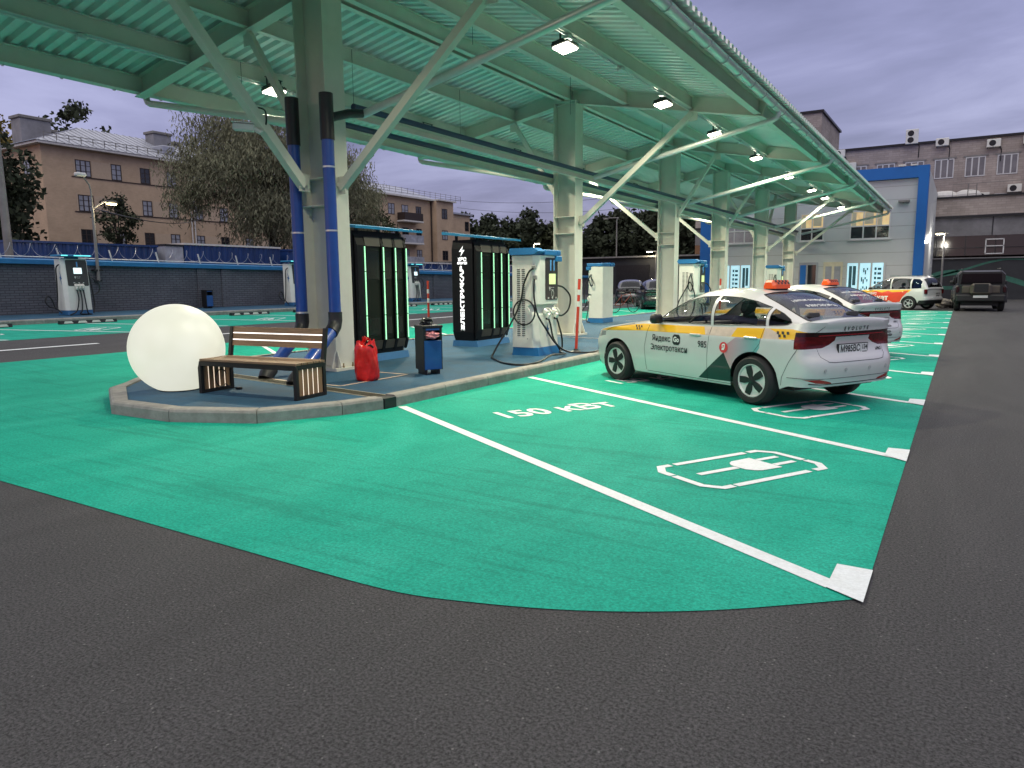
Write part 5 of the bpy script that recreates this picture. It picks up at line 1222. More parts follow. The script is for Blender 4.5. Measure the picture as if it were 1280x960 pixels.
M_TANBRICK = brick_mat('tan_brick', (.49, .345, .22), (.54, .385, .25), (.48, .37, .27), .26, .08, 'xy', bump=.2, var=.3)
M_GREYBRICK = brick_mat('grey_brick', (.33, .28, .25), (.41, .35, .315), (.28, .24, .22), .52, .16, 'xy', bump=.2, var=.45)
M_COPE = pmat('blue_coping', (.014, .155, .36), .45, var=.12, scale=2)
M_CONT = pmat('blue_container', (.008, .040, .17), .45, var=.2, scale=1.5, grime=.35)
M_CONTW = pmat('grey_container', (.36, .37, .42), .6, var=.25, scale=2.5, grime=.4)
M_PALE = pmat('pale_trim', (.62, .60, .57), .6, var=.1)
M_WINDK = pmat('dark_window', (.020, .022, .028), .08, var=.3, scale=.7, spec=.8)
M_WINF = pmat('dark_window_frame', (.035, .022, .018), .6, var=.1)
M_PANEF = pmat('white_window_frame', (.60, .60, .60), .5, var=.05)
M_CURT = pmat('window_curtain', (.30, .31, .35), .25, var=.25, scale=1.3, spec=.8)
M_METROOF = pmat('metal_roof', (.42, .43, .47), .38, .45, var=.15, scale=.8)
M_CHIM = pmat('chimney_render', (.27, .265, .285), .8, var=.15, scale=1.5, grime=.3)
def zcope(y): return 2.33-.0109*(y-11)
XW = -25.8
t = thing('yard_wall', 'long dark painted brick wall with blue coping along the left side of the lot', 'wall', (XW, 0, 0))
mb = MB(); ys = [-6+2.9*k for k in range(21)]
mb.prism([(-6, .3), (55, .3), (55, zcope(55)-.14), (-6, zcope(-6)-.14)], 'x', -.30, 0); 
for y in (13.6, 17.9, 19.0, 27.6, 33.0, 41.0): mb.prism([(y, .3), (y+.42, .3), (y+.42, zcope(y)-.145), (y, zcope(y)-.145)], 'x', .001, .06)
mb.build('brickwork', M_DBRICK, t)
mb = MB(); mb.prism([(-.42, -.14), (.12, -.14), (.12, .0), (-.15, .05), (-.42, .0)], 'y', -6, 55)
o = mb.build('coping', M_COPE, t)
for v in o.data.vertices: v.co.z += zcope(v.co.y)
mb = MB()
for k in range(22):
    y = 9.35+1.77*k; mb.bar((-.12, y, zcope(y)), (-.12, y-.10, zcope(y)+.42), .05, .03)
wp = mb.build('wire_post', M_PALE, t); wp['kind'] = 'stuff'
mb = MB(); pts = []
for k in range(36*22):
    a = 2*PI*k/14; y = 7+k*.05; pts.append((-.15+.21*math.cos(a), y+.06*math.sin(a*.37), zcope(y)+.33+.21*math.sin(a)))
mb.tube(pts, .0085, 4); mb.build('razor_wire', pmat('razor_wire', (.30, .31, .36), .4, .6, var=.1), t)
mb = MB(); mb.tube([(-.15, 5, zcope(5)+.10), (-.15, 50, zcope(50)+.10)], .02, 5); mb.build('rail', M_PALE, t)
# wheel stops before the wall bays
st0 = None
M_STOPY = pmat('pale_stop_marking', (.55, .56, .50), .6, var=.1)
for k in range(11):
    y = 6.0+2.98*k
    lb = 'black rubber wheel stop with pale bars on the green row by the wall'
    if st0 is None:
        st0 = t = thing('wheel_stop', lb, 'wheel stop', (-22.75, y, gz(-22.75)+.006), 0, 'wheel stops in the row by the wall')
        mb = MB()
        mb.prism([(-.09, 0), (.09, 0), (.06, .10), (-.06, .10)], 'y', -.85, .85); mb.build('rubber_block', M_BLACK, t)
        mb = MB()
        for q in range(4):
            yc = -.62+.41*q; mb.add([(.0885, yc-.14, .02), (.0885, yc+.14, .02), (.0685, yc+.10, .085), (.0685, yc-.10, .085)], [(0, 1, 2, 3)])
        mb.build('reflective_bars', M_STOPY, t)
    else: dup(st0, (-22.75, y, gz(-22.75)+.006), 0)
# containers and sheds beyond the wall
def container(name, lb, y0, y1, zt, m, lid=None, depth=2.6, x=-29, ribs=True):
    t = thing(name, lb, 'container', (x, y0, .54)); mb = MB(); L_ = y1-y0; H = zt-.54; n = max(2, int(L_/.28)); prof = []
    for k in range(n):
        a = L_*k/n; w_ = L_/n
        prof += [(0, a), (0, a+w_*.35), (-.035, a+w_*.5), (-.035, a+w_*.85)] if ribs else [(0, a)]
    prof.append((0, L_)); poly = prof+[(-depth, L_), (-depth, 0)]
    mb.prism(poly, 'z', 0, H-.08); mb.build('shell', m, t)
    mb = MB(); mb.box(-depth-.03, .04, -.03, L_+.03, H-.079, H); mb.build('roof_edge', lid or m, t)
    return t
container('blue_container', 'plain blue container behind the wall, left of the street lamp pole', 12.75, 18.35, 3.12, M_CONT)
container('site_cabin', 'small pale grey cabin between the two blue containers behind the wall', 18.70, 19.55, 3.2, M_CONTW, M_DARKMET, ribs=False)
container('blue_container', 'blue container with a pale top edge behind the razor wire', 19.62, 24.85, 3.28, M_CONT, M_PALE)
container('blue_container', 'dark blue ribbed container behind the left blue downpipe', 25.3, 31.5, 3.2, M_CONT)
container('blue_container', 'low blue container with pale roof edge, seen between the two power cabinets', 35.0, 47.0, 2.75, M_CONT, M_PALE)
# street lamp on the wall
M_POLE = pmat('grey_pole', (.22, .21, .20), .6, .2, var=.2, scale=3)
M_WARM = pmat('warm_lamp', (1, .9, .6), .4, var=0, emis=(1.0, .80, .38), estr=14)
t = thing('wall_lamp_post', 'two armed lamp post bracketed to the dark wall with its lower warm lamp lit', 'street lamp', (-25.62, 13.95, 1.62))
mb = MB(); mb.tube([(0, 0, 0), (0, 0, 2.45)], .055, 10, r1=.045); mb.tube([(0, 0, 2.45), (0, 0, 3.05), (0, -.03, 3.25), (.05, -.25, 3.52)], .028, 8); mb.tube([(0, 0, 2.4), (0, .06, 2.5), (0, .40, 2.72), (0, .52, 2.74)], .025, 8); mb.build('pole', M_POLE, t, smooth=True)
mb = MB(); mb.box(-.12, .05, -.16, .16, .34, .40); mb.box(-.12, .05, -.1, .1, -.02, .03); mb.build('bracket', M_DARKMET, t)
mb = MB(); mb.bbox(-.02, .18, -.52, -.18, 3.50, 3.62, .03); mb.build('lamp_head', M_PALE, t)
mb = MB(); mb.bbox(-.10, .10, .50, .86, 2.70, 2.80, .04); mb.build('lamp_head', M_DARKMET, t)
mb = MB(); mb.bbox(-.08, .08, .53, .83, 2.655, 2.698, .01); mb.build('lit_lens', M_WARM, t)
def lamp_light(parent, loc, e, col=(1, .82, .5), r=.12):
    ld = bpy.data.lights.new('lamp_light', 'POINT'); ld.energy = e; ld.color = col; ld.shadow_soft_size = r
    lo = bpy.data.objects.new('lamp_light', ld); COL.objects.link(lo); lo.parent = parent; lo.location = loc
lamp_light(t, (0.25, .68, 2.45), 60)
t = thing('concrete_pole', 'leaning grey concrete pole at the far left behind the wall', 'pole', (-28, 12.28, .54)); mb = MB(); mb.tube([(0, 0, 0), (0, -.05, 7.4)], .15, 10, r1=.10); mb.build('shaft', M_POLE, t, smooth=True)
def street_lamp(loc, h, lb, ext=.7, ang=0.0, energy=120, col=(1, .88, .62), mat=None):
    t = thing('street_lamp', lb, 'street lamp', loc, ang); mb = MB(); mb.tube([(0, 0, 0), (0, 0, h-.25), (.04, 0, h-.08), (.2, 0, h), (ext, 0, h+.04)], .06, 8, r1=.035); mb.build('pole', M_POLE, t, smooth=True)
    mb = MB(); mb.bbox(ext-.1, ext+.45, -.13, .13, h, h+.10, .04); mb.build('lamp_head', M_DARKMET, t)
    mb = MB(); mb.bbox(ext-.02, ext+.40, -.11, .11, h-.06, h-.003, .02); mb.build('lit_lens', mat or M_WARM, t); lamp_light(t, (ext+.2, 0, h-.25), energy, col)
    return t
M_WARM2 = pmat('warm_white_lamp', (1, .9, .7), .4, var=0, emis=(1.0, .88, .58), estr=18)
street_lamp((-31.9, 55, .54), 4.2, 'lit street lamp seen just above the hood of charger 11', .2, 0, 120, mat=M_WARM2)
street_lamp((-20.7, 55, .26), 3.5, 'lit street lamp beside the third column, before the dark trees', -.75, 0, 90, mat=M_WARM2)
street_lamp((-25.4, 58, .4), 6.4, 'tall unlit looking street lamp before the dark trees', -1.2, 0, 0.1, mat=M_PALE)
street_lamp((-1.15, 53.5, 0), 4.25, 'lit lamp post in front of the grey brick building, left of the black off-roader', -.45, 0, 160, col=(1, .95, .85), mat=M_WARM2)

# ------------------------------------------------------------------ tan brick apartment buildings
def window(parent, x, y0, y1, z0, z1, panes=2, curtain=None, frame=None, face=1, rows=3, plane='x'):
    """recessed window: frame is the part, pane its sub-part; plane 'x' faces +x, 'y' faces -y"""
    f = MB(); fr = .07
    def B(mb, a0, a1, b0, b1, d0, d1):
        if plane == 'x': mb.box(x+d0, x+d1, a0, a1, b0, b1)
        else: mb.box(a0, a1, x-d1, x-d0, b0, b1)
    B(f, y0, y0+fr, z0, z1, .0, .035); B(f, y1-fr, y1, z0, z1, .0, .035); B(f, y0+fr, y1-fr, z1-fr, z1, .0, .035); B(f, y0+fr, y1-fr, z0, z0+fr, .0, .035)
    for k in range(1, panes): a = y0+(y1-y0)*k/panes; B(f, a-.045, a+.045, z0+fr, z1-fr, .001, .034)
    for k in range(1, rows): b = z0+(z1-z0)*k/rows; B(f, y0+fr, y1-fr, b-.022, b+.022, .002, .03)
    fo = f.build('window', frame or M_WINF, parent)
    g = MB(); B(g, y0+.02, y1-.02, z0+.02, z1-.02, .004, .012); g.build('pane', curtain or M_WINDK, fo)
    return fo
def building(name, lb, x, y0, y1, zt, depth, group=None, roof=True, left_skew=0):
    t = thing(name, lb, 'building', (0, 0, 0), 0, group)
    mb = MB(); mb.box(x-depth, x, y0, y1, .3, zt); mb.build('wall', M_TANBRICK, t)
    mb = MB(); mb.prism([(x-depth-.5, zt+.003), (x+.55, zt+.003), (x+.55, zt+.20), (x-depth-.5, zt+.20)], 'y', y0-.5, y1+.0); mb.build('cornice', M_PALE, t)
    return t
BX = -65.0
t = building('tan_apartment_block', 'tan brick apartment block with grey metal hip roof, behind the blue containers', BX, 31.6, 61.9, 13.05, 13)
mb = MB(); zr = 13.26; e = .6; x0, x1, y0, y1 = BX-13.5, BX+.6, 31.0, 61.9
vs = [(x0, y0, zr), (x1, y0, zr), (x1, y1, zr), (x0, y1, zr), (BX-6.5, y0+7.2, zr+2.9), (BX-6.5, y1, zr+2.9)]
mb.add(vs, [(0, 1, 4), (1, 2, 5, 4), (3, 0, 4, 5), (2, 3, 5)]); r = mb.build('roof', M_METROOF, t)
mb = MB()                                                              # standing seams and the snow rail
for k in range(46):
    y = y0+.3+.66*k; f = min(1, (y-y0)/7.2); mb.bar((x1-.02, y, zr+.03), (x1+(BX-6.5-x1)*f, y, zr+2.9*f+.03), .05, .06)
mb.build('roof_seams', M_METROOF, r); mb = MB()
for k in range(1, 14): 
    q = k/14; mb.bar((x1-.1-q*6.6, y0+.05, zr+.03), (x1-.1-q*6.6-(0), y0+7.2*min(1, q+.0)*1.0+.02, zr+2.9*min(1, q)), .05, .06)
mb.build('roof_seams', M_METROOF, r)
mb = MB()
for h in (.25, .5): mb.bar((x1-.7, y0+1, zr+.30+h), (x1-.7, y1, zr+.30+h), .05, .05)
for k in range(31): mb.bar((x1-.7, y0+1+k, zr+.2), (x1-.7, y0+1+k, zr+.82), .05, .05)
mb.build('roof_rail', M_POLE, r)
for (ya, yb, xa, xb, zt) in ((32.4, 34.9, -71.2, -69.6, 16.1), (35.1, 36.0, -72, -71, 15.5), (44.3, 46.2, -70.6, -69.2, 16.65), (47.3, 48.2, -71.4, -70.4, 16.2)):
    mb = MB(); mb.mi = 0; mb.bbox(xa, xb, ya, yb, 13.4, zt-.25, .03); mb.mi = 1; mb.bbox(xa-.12, xb+.12, ya-.12, yb+.12, zt-.249, zt, .03); mb.build('chimney', [M_CHIM, M_POLE], r)
mb = MB(); mb.bbox(-67.5, -65.9, 43.0, 44.3, 13.6, 14.75, .05); mb.build('dormer', M_METROOF, r)
rnd = random.Random(5)
cols = [(34.25, 35.55, 3), (37.32, 38.25, 2), (40.0, 40.95, 2), (42.62, 43.6, 2), (45.4, 46.3, 2), (48.2, 49.2, 2), (51.2, 52.2, 2), (54.2, 55.2, 2), (57.4, 58.4, 2)]
for k, (a, b, n) in enumerate(cols):
    for z0, z1 in ((10.78, 12.17), (7.85, 9.25), (4.95, 6.33), (2.0, 3.4)):
        window(t, BX+.001, a, b, z0, z1, n, M_CURT if rnd.random() < .75 else M_WINDK)
M_TANL = pmat('pale_tan_panel', (.50, .38, .27), .8, var=.08)
mb = MB()
for a, b in ((35.62, 37.25), (41.02, 42.55), (46.4, 48.1), (52.3, 54.1)):
    for z0, z1 in ((10.78, 12.17), (7.85, 9.25), (4.95, 6.33)): mb.box(BX+.002, BX+.02, a, b, z0, z1)
for a, b, n in cols:
    for z0, z1 in ((10.78, 12.17), (7.85, 9.25), (4.95, 6.33)): mb.box(BX+.001, BX+.018, a-.14, a-.002, z0-.05, z1+.1)
pp = mb.build('pale_panels', M_TANL, t); pp['kind'] = 'stuff'
window(t, 31.6-.001, -68.0, -66.9, 10.78, 12.0, 2, M_WARM if False else M_CURT, plane='y')
mb = MB()
for z in (12.19, 9.27, 6.35): mb.box(BX+.002, BX+.06, 33.9, 61.5, z-1.5, z-1.43) 
mb.build('string_course', M_WINF, t)
for y in (44.9, 45.25): mb = MB(); mb.tube([(BX+.12, y, .4), (BX+.12, y, 12.9)], .07, 6); mb.build('rain_pipe', M_PALE, t)
t = building('tan_corner_building', 'tan brick building with balconies, right of the first column beyond the wall', BX-.05, 62.0, 83.2, 12.95, 12)
for a, b in ((83.21, 87.2),):
    mb = MB(); mb.box(BX-12, BX+.9, a, b, .3, 13.0); mb.build('stair_tower', M_TANBRICK, t); mb = MB(); mb.box(BX-12.3, BX+1.3, a-.02, b+.3, 13.003, 13.2); mb.build('cornice', M_PALE, t)
mb = MB(); mb.box(BX-14, BX+.3, 87.21, 92.2, .3, 11.5); mb.build('side_wing', M_TANBRICK, t); mb = MB(); mb.box(BX-14.3, BX+.6, 87.51, 92.6, 11.503, 11.75); mb.build('cornice', M_METROOF, t)
mb = MB(); mb.prism([(BX-12.5, 13.16), (BX+.5, 13.16), (BX-6, 15.4)], 'y', 62, 83.4); r = mb.build('roof', M_METROOF, t)
mb = MB()
for h in (.3, .6, .9): mb.bar((BX-1.2, 62, 13.5+h), (BX-1.2, 92, 13.5+h), .04, .04)
for k in range(25): mb.bar((BX-1.2, 62+1.25*k, 13.4), (BX-1.2, 62+1.25*k, 14.5), .04, .04)
mb.build('roof_rail', M_POLE, r)
mb = MB(); mb.bbox(BX-5, BX-3.6, 69.5, 71.6, 13.6, 16.0, .05); mb.bbox(BX-5.1, BX-3.5, 69.3, 71.8, 16.0, 16.25, .03); mb.build('chimney', M_CHIM, r)
for xx, cols in ((BX-.049, ((64.0, 65.2), (68.8, 70.0), (74.0, 75.3), (76.75, 78.1), (79.75, 80.9))), (BX+.901, ((84.4, 85.7),))):
    for a, b in cols:
        for z0, z1 in ((10.55, 11.98), (7.6, 8.95), (4.7, 6.05), (1.9, 3.2)): window(t, xx, a, b, z0, z1, 2, M_CURT if rnd.random() < .35 else M_WINDK, rows=2)
window(t, BX+.301, 90.9, 91.9, 9.2, 10.6, 1)
for z in (9.85, 6.9, 4.0):
    mb = MB(); mb.mi = 0; mb.bbox(BX-.04, BX+1.3, 75.7, 79.8, z-.22, z-.02, .02); mb.mi = 1; mb.box(BX+1.22, BX+1.28, 75.8, 79.7, z-.02, z+1.0); mb.box(BX, BX+1.2, 75.8, 75.86, z-.02, z+1.0); mb.box(BX, BX+1.2, 79.64, 79.7, z-.02, z+1.0)
    mb.build('balcony', [M_PALE, M_WINF if z > 9 else M_CONTW], t)
mb = MB(); mb.tube([(BX+.1, 72, .4), (BX+.1, 72, 12.8)], .09, 6); mb.tube([(BX+.1, 71.3, 7.0), (BX+.1, 71.3, 12.8)], .05, 6); mb.tube([(BX+.1, 83.0, .4), (BX+.1, 83.0, 12.9)], .09, 6); mb.build('rain_pipe', M_WINF, t)

# ------------------------------------------------------------------ panelled building at the end of the canopy
M_PAN = pmat('grey_wall_panel', (.52, .54, .545), .5, .1, var=.05, scale=.5)
M_BLUEF = pmat('blue_frame_panel', (.002, .125, .44), .5, var=.06, scale=.6)
M_WARMWIN = pmat('warm_lit_window', (.6, .45, .25), .3, var=.45, scale=1.6, emis=(.95, .66, .30), estr=.42)
M_POSTER = pmat('lit_poster', (.6, .8, .85), .3, var=.1, emis=(.40, .82, 1.0), estr=.62)
M_POSTB = pmat('poster_print', (.03, .12, .16), .5, var=.3, scale=9)
M_DOORW = pmat('cream_door', (.60, .55, .40), .5, var=.08)
t = thing('panelled_building', 'grey panelled building with a thick blue frame at the far end of the canopy', 'building')
FX0, FX1, FY, FZ = -14.3, -1.9, 46.0, 7.52
mb = MB(); mb.box(FX0+.7, FX1-.5, FY+.0, FY+16, .0, FZ-.65)
mb.build('wall', M_PAN, t)
mb = MB()
for k in range(9): mb.box(FX0+.72, FX1-.52, FY-.004, FY-.001, .75+.72*k, .765+.72*k)
mb.build('panel_joints', M_POLE, t)
mb = MB(); mb.box(FX0, FX0+.69, FY-.25, FY+16, 0, FZ); mb.box(FX1-.5, FX1, FY-.25, FY+.6, 0, FZ); mb.box(FX0+.691, FX1-.501, FY-.25, FY+16, FZ-.63, FZ-.001); mb.build('frame', M_BLUEF, t)
mb = MB(); mb.box(FX1-.49, FX1-.02, FY+.601, FY+16, 0, FZ-.1)
for k in range(10): mb.box(FX1-.02, FX1-.012, FY+1.5*k+1.2, FY+1.5*k+1.24, 0, FZ-.12)
mb.build('side_wall', M_PAN, t)
def win3(x0, x1, z0, z1, m, n=3):
    f = MB(); y = FY
    for k in range(n+1): a = x0+(x1-x0)*k/n; f.box(a-.035, a+.035, y-.04, y+.02, z0, z1)
    for z in (z0, (z0+z1)/2-.06, z1): f.box(x0-.035, x1+.035, y-.041, y+.02, z-.035, z+.035)
    f.box(x0-.12, x1+.12, y-.10, y, z0-.09, z0-.036)
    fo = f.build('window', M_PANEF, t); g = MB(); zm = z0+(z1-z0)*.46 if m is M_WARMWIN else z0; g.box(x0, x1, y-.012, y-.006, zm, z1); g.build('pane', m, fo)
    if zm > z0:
        g = MB(); g.box(x0, x1, y-.012, y-.006, z0, zm-.002); g.build('pane', M_WINDK, fo)  # dark lower half: a reflection put into the pane colour
        for k in range(n): g = MB(); a = x0+(x1-x0)*k/n; g.box(a+.06, a+.06+.22*(1+k % 2), y-.018, y-.013, zm+.02+.1*(k % 2), z1-.06); g.build('blind', M_DOORW, fo)
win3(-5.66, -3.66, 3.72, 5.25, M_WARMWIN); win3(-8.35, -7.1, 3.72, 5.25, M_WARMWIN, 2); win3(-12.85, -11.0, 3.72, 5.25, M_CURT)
rnd = random.Random(11)
for x0, x1 in ((-5.75, -3.80), (-13.05, -11.15)):
    f = MB(); f.box(x0-.06, x1+.06, FY-.06, FY-.001, .45, 2.42); fo = f.build('window', M_BLUEF if False else M_PAN, t)
    g = MB(); w_ = (x1-x0)/3
    for k in range(3): g.box(x0+w_*k+.05, x0+w_*(k+1)-.05, FY-.07, FY-.061, .52, 2.35)
    g.build('lit_poster', M_POSTER, fo)
    for k in range(3):
        g = MB(); a, b = x0+w_*k+.14, x0+w_*(k+1)-.14; style = (k+(x0 < -10)) % 3
        if style == 0:
            g.box(a, a+.16, FY-.075, FY-.071, .95, 2.2); g.box(a+.2, b, FY-.075, FY-.071, 1.1, 2.2); g.box(a+.05, b-.05, FY-.075, FY-.071, .62, .9)
        elif style == 1:
            for q in range(3):
                z = .72+.52*q
                for r in range(4): g.box(a+(b-a)*r/4, a+(b-a)*(r+.72)/4, FY-.075, FY-.071, z+.12*((r*5+q) % 3)-.05, z+.20+.12*((r*3+q) % 2))
        else:
            for q in range(6): g.box(a+.02, a+(b-a)*(.35), FY-.075, FY-.071, .65+.26*q, .80+.26*q); g.box(a+(b-a)*.5, b, FY-.075, FY-.071, .65+.26*q, .78+.26*q)
        g.build('poster_print', M_POSTB, fo)
f = MB(); f.box(-8.35, -7.3, FY-.05, FY-.001, 0, 2.45); fo = f.build('door', M_CURT, t); g = MB(); g.box(-8.28, -7.95, FY-.058, FY-.051, .15, 2.3); g.build('blue_poster', M_BLUEF, fo); g = MB(); g.box(-7.85, -7.4, FY-.058, FY-.051, .15, 2.3); g.build('pane', M_WINDK, fo)
f = MB(); f.box(-7.0, -5.95, FY-.05, FY-.001, 0, 2.45); fo = f.build('door', M_DOORW, t)
for a in (-6.88, -6.4): g = MB(); g.box(a, a+.34, FY-.058, FY-.051, .9, 2.2); g.build('pane', M_CURT, fo)
mb = MB(); 
for k in range(3): mb.bbox(-9.9+3.1*k+.3, -9.55+3.1*k+.3, FY-.3, FY-.26, FZ+.0, FZ+.10, .01)
for k in range(3): mb.bbox(-9.0+3.1*k, -8.7+3.1*k, FY-.30, FY-.26, FZ+.0, FZ+.08, .01)
mb.build('roof_spotlights', M_PALE, t)
mb = MB(); mb.lathe([(0, 0), (.07, .01), (.07, .16), (0, .17)], 12, M=Matrix.Translation((FX1+.08, FY-.12, 3.35))); mb.build('wall_light', M_WARM2, t)
mb = MB(); mb.box(-3.3, -2.75, FY-.30, FY-.03, 5.62, 5.72); mb.tube([(-3.05, FY-.03, 5.65), (-3.05, FY-.25, 5.6)], .05, 8); mb.build('vent_hood', M_POLE, t)

# ------------------------------------------------------------------ old grey brick building behind
t = thing('grey_brick_building', 'old grey brick building with white windows and air conditioners, behind the panelled building', 'building')
UY = 64.0; k_ = UY/60
mb = MB(); mb.box(-20.4, 45, UY, UY+14, 0, 11.45); mb.build('wall', M_GREYBRICK, t)
mb = MB(); mb.box(-20.6, 45.2, UY-.15, UY+14.2, 11.451, 11.62); mb.build('roof_edge', M_DARKMET, t)
mb = MB(); mb.box(-13.0, -10.75, UY+2, UY+12, 11.62, 15.1); mb.build('roof_block', M_GREYBRICK, t)
mb = MB(); mb.box(-13.15, -10.6, UY+1.85, UY+12.2, 15.1, 15.28); mb.build('block_edge', M_DARKMET, t)
M_PANEG = pmat('grey_pane', (.16, .155, .165), .15, var=.25, scale=.8, spec=.7)
for q in range(-9, 14):
    x = -2.35+q*1.95
    for z0, z1 in ((8.82, 10.22), (6.15, 7.5)):
        if z0 < 7 and q % 2: continue
        window(t, UY-.001, x, x+1.25, z0, z1, 3, M_PANEG, M_PANEF, rows=1, plane='y')
mb = MB()
for q in range(-7, 14): mb.box(-2.5+q*1.95, -.95+q*1.95, UY-.05, UY-.002, 10.23, 10.34)
mb.build('lintel', M_POLE, t)
def ac(x, z, y=UY, two=False):
    mb = MB(); mb.mi = 0; h = .55 if not two else 1.05; mb.bbox(x-.42, x+.42, y-.42, y-.08, z, z+h, .02); mb.mi = 1
    for c in ([.27] if not two else [.28, .76]): mb.lathe([(.21, -.43), (.21, -.422), (0, -.421)], 20, M=Matrix.Translation((x-.08, y, z+c)), axis='y')
    mb.box(x-.38, x-.34, y-.08, y, z-.05, z+.02); mb.box(x+.34, x+.38, y-.08, y, z-.05, z+.02); mb.tube([(x+.4, y-.05, z+.1), (x+.5, y-.03, z-.2), (x+.48, y-.03, z-1.0)], .03, 5); mb.build('air_conditioner', [M_CHW, M_DARKMET], t)
ac(-8.95, 11.0); ac(-8.1, 9.95); ac(-3.95, 11.5, two=True); ac(-1.95, 11.15); ac(1.25, 10.75); ac(3.4, 10.8); ac(.82, 7.05); ac(2.7, 7.5)
# lower wing in front: parapet, panel band, strip of dark glazing, dark ground floor with a painted mural
LY_ = 60.0
M_CONC = pmat('grey_concrete_band', (.20, .195, .205), .85, var=.25, scale=1.2, grime=.35)
M_DGLASS = pmat('dark_glazing', (.012, .013, .016), .10, var=.3, scale=.5, spec=.8)
M_DWALL = pmat('black_painted_wall', (.030, .031, .036), .8, var=.3, scale=.8)
M_MURAL = pmat('green_mural_paint', (.035, .14, .10), .7, var=.35, scale=1.2)
mb = MB(); mb.box(-19.2, 45, LY_, LY_+3.9, 5.75, 6.95); mb.build('wing_parapet', M_GREYBRICK, t)
mb = MB(); mb.box(-19.2, 45, LY_-.12, LY_+3.9, 6.951, 7.08); mb.box(-19.2, 45, LY_-.2, LY_+3.9, 5.60, 5.749); mb.build('wing_edge', M_DARKMET, t)
mb = MB(); mb.box(-19.2, 45, LY_+.02, LY_+3.9, 4.36, 5.599); mb.build('panel_band', M_CONC, t)
mb = MB()
for q in range(-5, 11): mb.box(1.5+q*4.0-.03, 1.5+q*4.0+.03, LY_-.01, LY_+.019, 4.36, 5.599)
mb.build('band_joints', M_DARKMET, t)
mb = MB(); mb.box(-19.2, 45, LY_+.05, LY_+3.9, 3.0, 4.359); g = mb.build('strip_glazing', M_DGLASS, t)
mb = MB()
for q in range(-10, 26): mb.box(q*1.75-.03, q*1.75+.03, LY_, LY_+.049, 3.0, 4.359)
mb.box(-19.2, 45, LY_-.02, LY_+.048, 3.50, 3.55); mb.build('glazing_bars', M_DARKMET, g)
f = MB(); 
for a, b, c, d in ((1.15, 2.25, 4.05, 4.12), (1.15, 2.25, 3.60, 3.66), (1.15, 1.22, 3.1, 4.1), (2.18, 2.25, 3.1, 4.1), (1.15, 2.25, 3.08, 3.14)): f.box(a, b, LY_-.04, LY_-.001, c, d)
f.build('opening_window', M_PANEF, t)
mb = MB(); mb.box(-19.2, 45, LY_-.25, LY_+3.9, 0, 2.78); mb.build('ground_floor', M_DWALL, t)
mb = MB(); mb.box(-19.2, 45, LY_-.40, LY_+.0, 2.781, 2.86); mb.build('ledge', M_CONC, t)
def mural(pts, w0, w1):
    mb = MB(); P = smooth_path([(x, LY_-.256, z) for x, z in pts], 8); n = len(P); vs = []
    for i, p in enumerate(P):
        tg = (P[min(i+1, n-1)]-P[max(i-1, 0)]).normalized(); a = Vector((-tg.z, 0, tg.x)); w_ = (w0+(w1-w0)*math.sin(PI*i/(n-1)))/2; vs += [p+a*w_, p-a*w_]
    mb.add(vs, [(2*i, 2*i+1, 2*i+3, 2*i+2) for i in range(n-1)]); mb.build('mural', M_MURAL, t)
mural([(-2.6, 1.2), (-1.2, 1.7), (.2, 2.1), (1.6, 2.55), (3.0, 2.7), (6, 2.3)], .05, .14); mural([(.9, 1.75), (2.0, 1.6), (3.0, 1.25), (4.4, .8), (7, .6)], .08, .34); mural([(-2.6, .9), (-1.8, 1.6), (-.6, 1.85), (.3, 1.7)], .06, .42); mural([(-2.9, .4), (-1.9, .75), (-.5, .8), (.4, 1.0)], .05, .26); mural([(-2.9, 2.3), (-2.4, 2.0), (-2.1, 1.2), (-2.1, .3)], .05, .16)
mb = MB()
for s in (0, .5): mb.tube([(-.1+s, LY_+.2, 5.9), (-.1+s, LY_-.1, 7.9)], .03, 5)
for q in range(7): mb.bar((-.1, LY_+.1-.04*q, 6.2+.25*q), (.4, LY_+.1-.04*q, 6.2+.25*q), .03, .03)
mb.tube([(-1, LY_-.1, 7.08), (-1, LY_-.1, 7.9), (4, LY_-.1, 7.9)], .02, 5); mb.build('ladder', M_POLE, t)
mb = MB()
for x in (-2.0, -.6, 3.9, 6.0): 
    mb.lathe([(.85, 7.085), (.83, 7.3), (.7, 7.5), (.45, 7.62), (0, 7.66)], 20, M=Matrix.Translation((x+.5, LY_+1.6, 0)))
mb.build('roof_domes', M_PALE, t)
# dark garages under the trees
t = thing('garage_row', 'low dark garage row with a pale roof edge below the dark trees', 'building')
mb = MB(); mb.box(-46, -16.6, 56, 61, .2, 3.35); mb.build('wall', M_DWALL, t); mb = MB(); mb.box(-46.2, -16.4, 55.6, 61.2, 3.351, 3.47); mb.build('roof_edge', M_POLE, t)
for q in range(7):
    mb = MB(); mb.box(-44.5+q*4, -41.6+q*4, 55.93, 55.999, .3, 2.75); mb.build('garage_door', M_DARKMET, t)
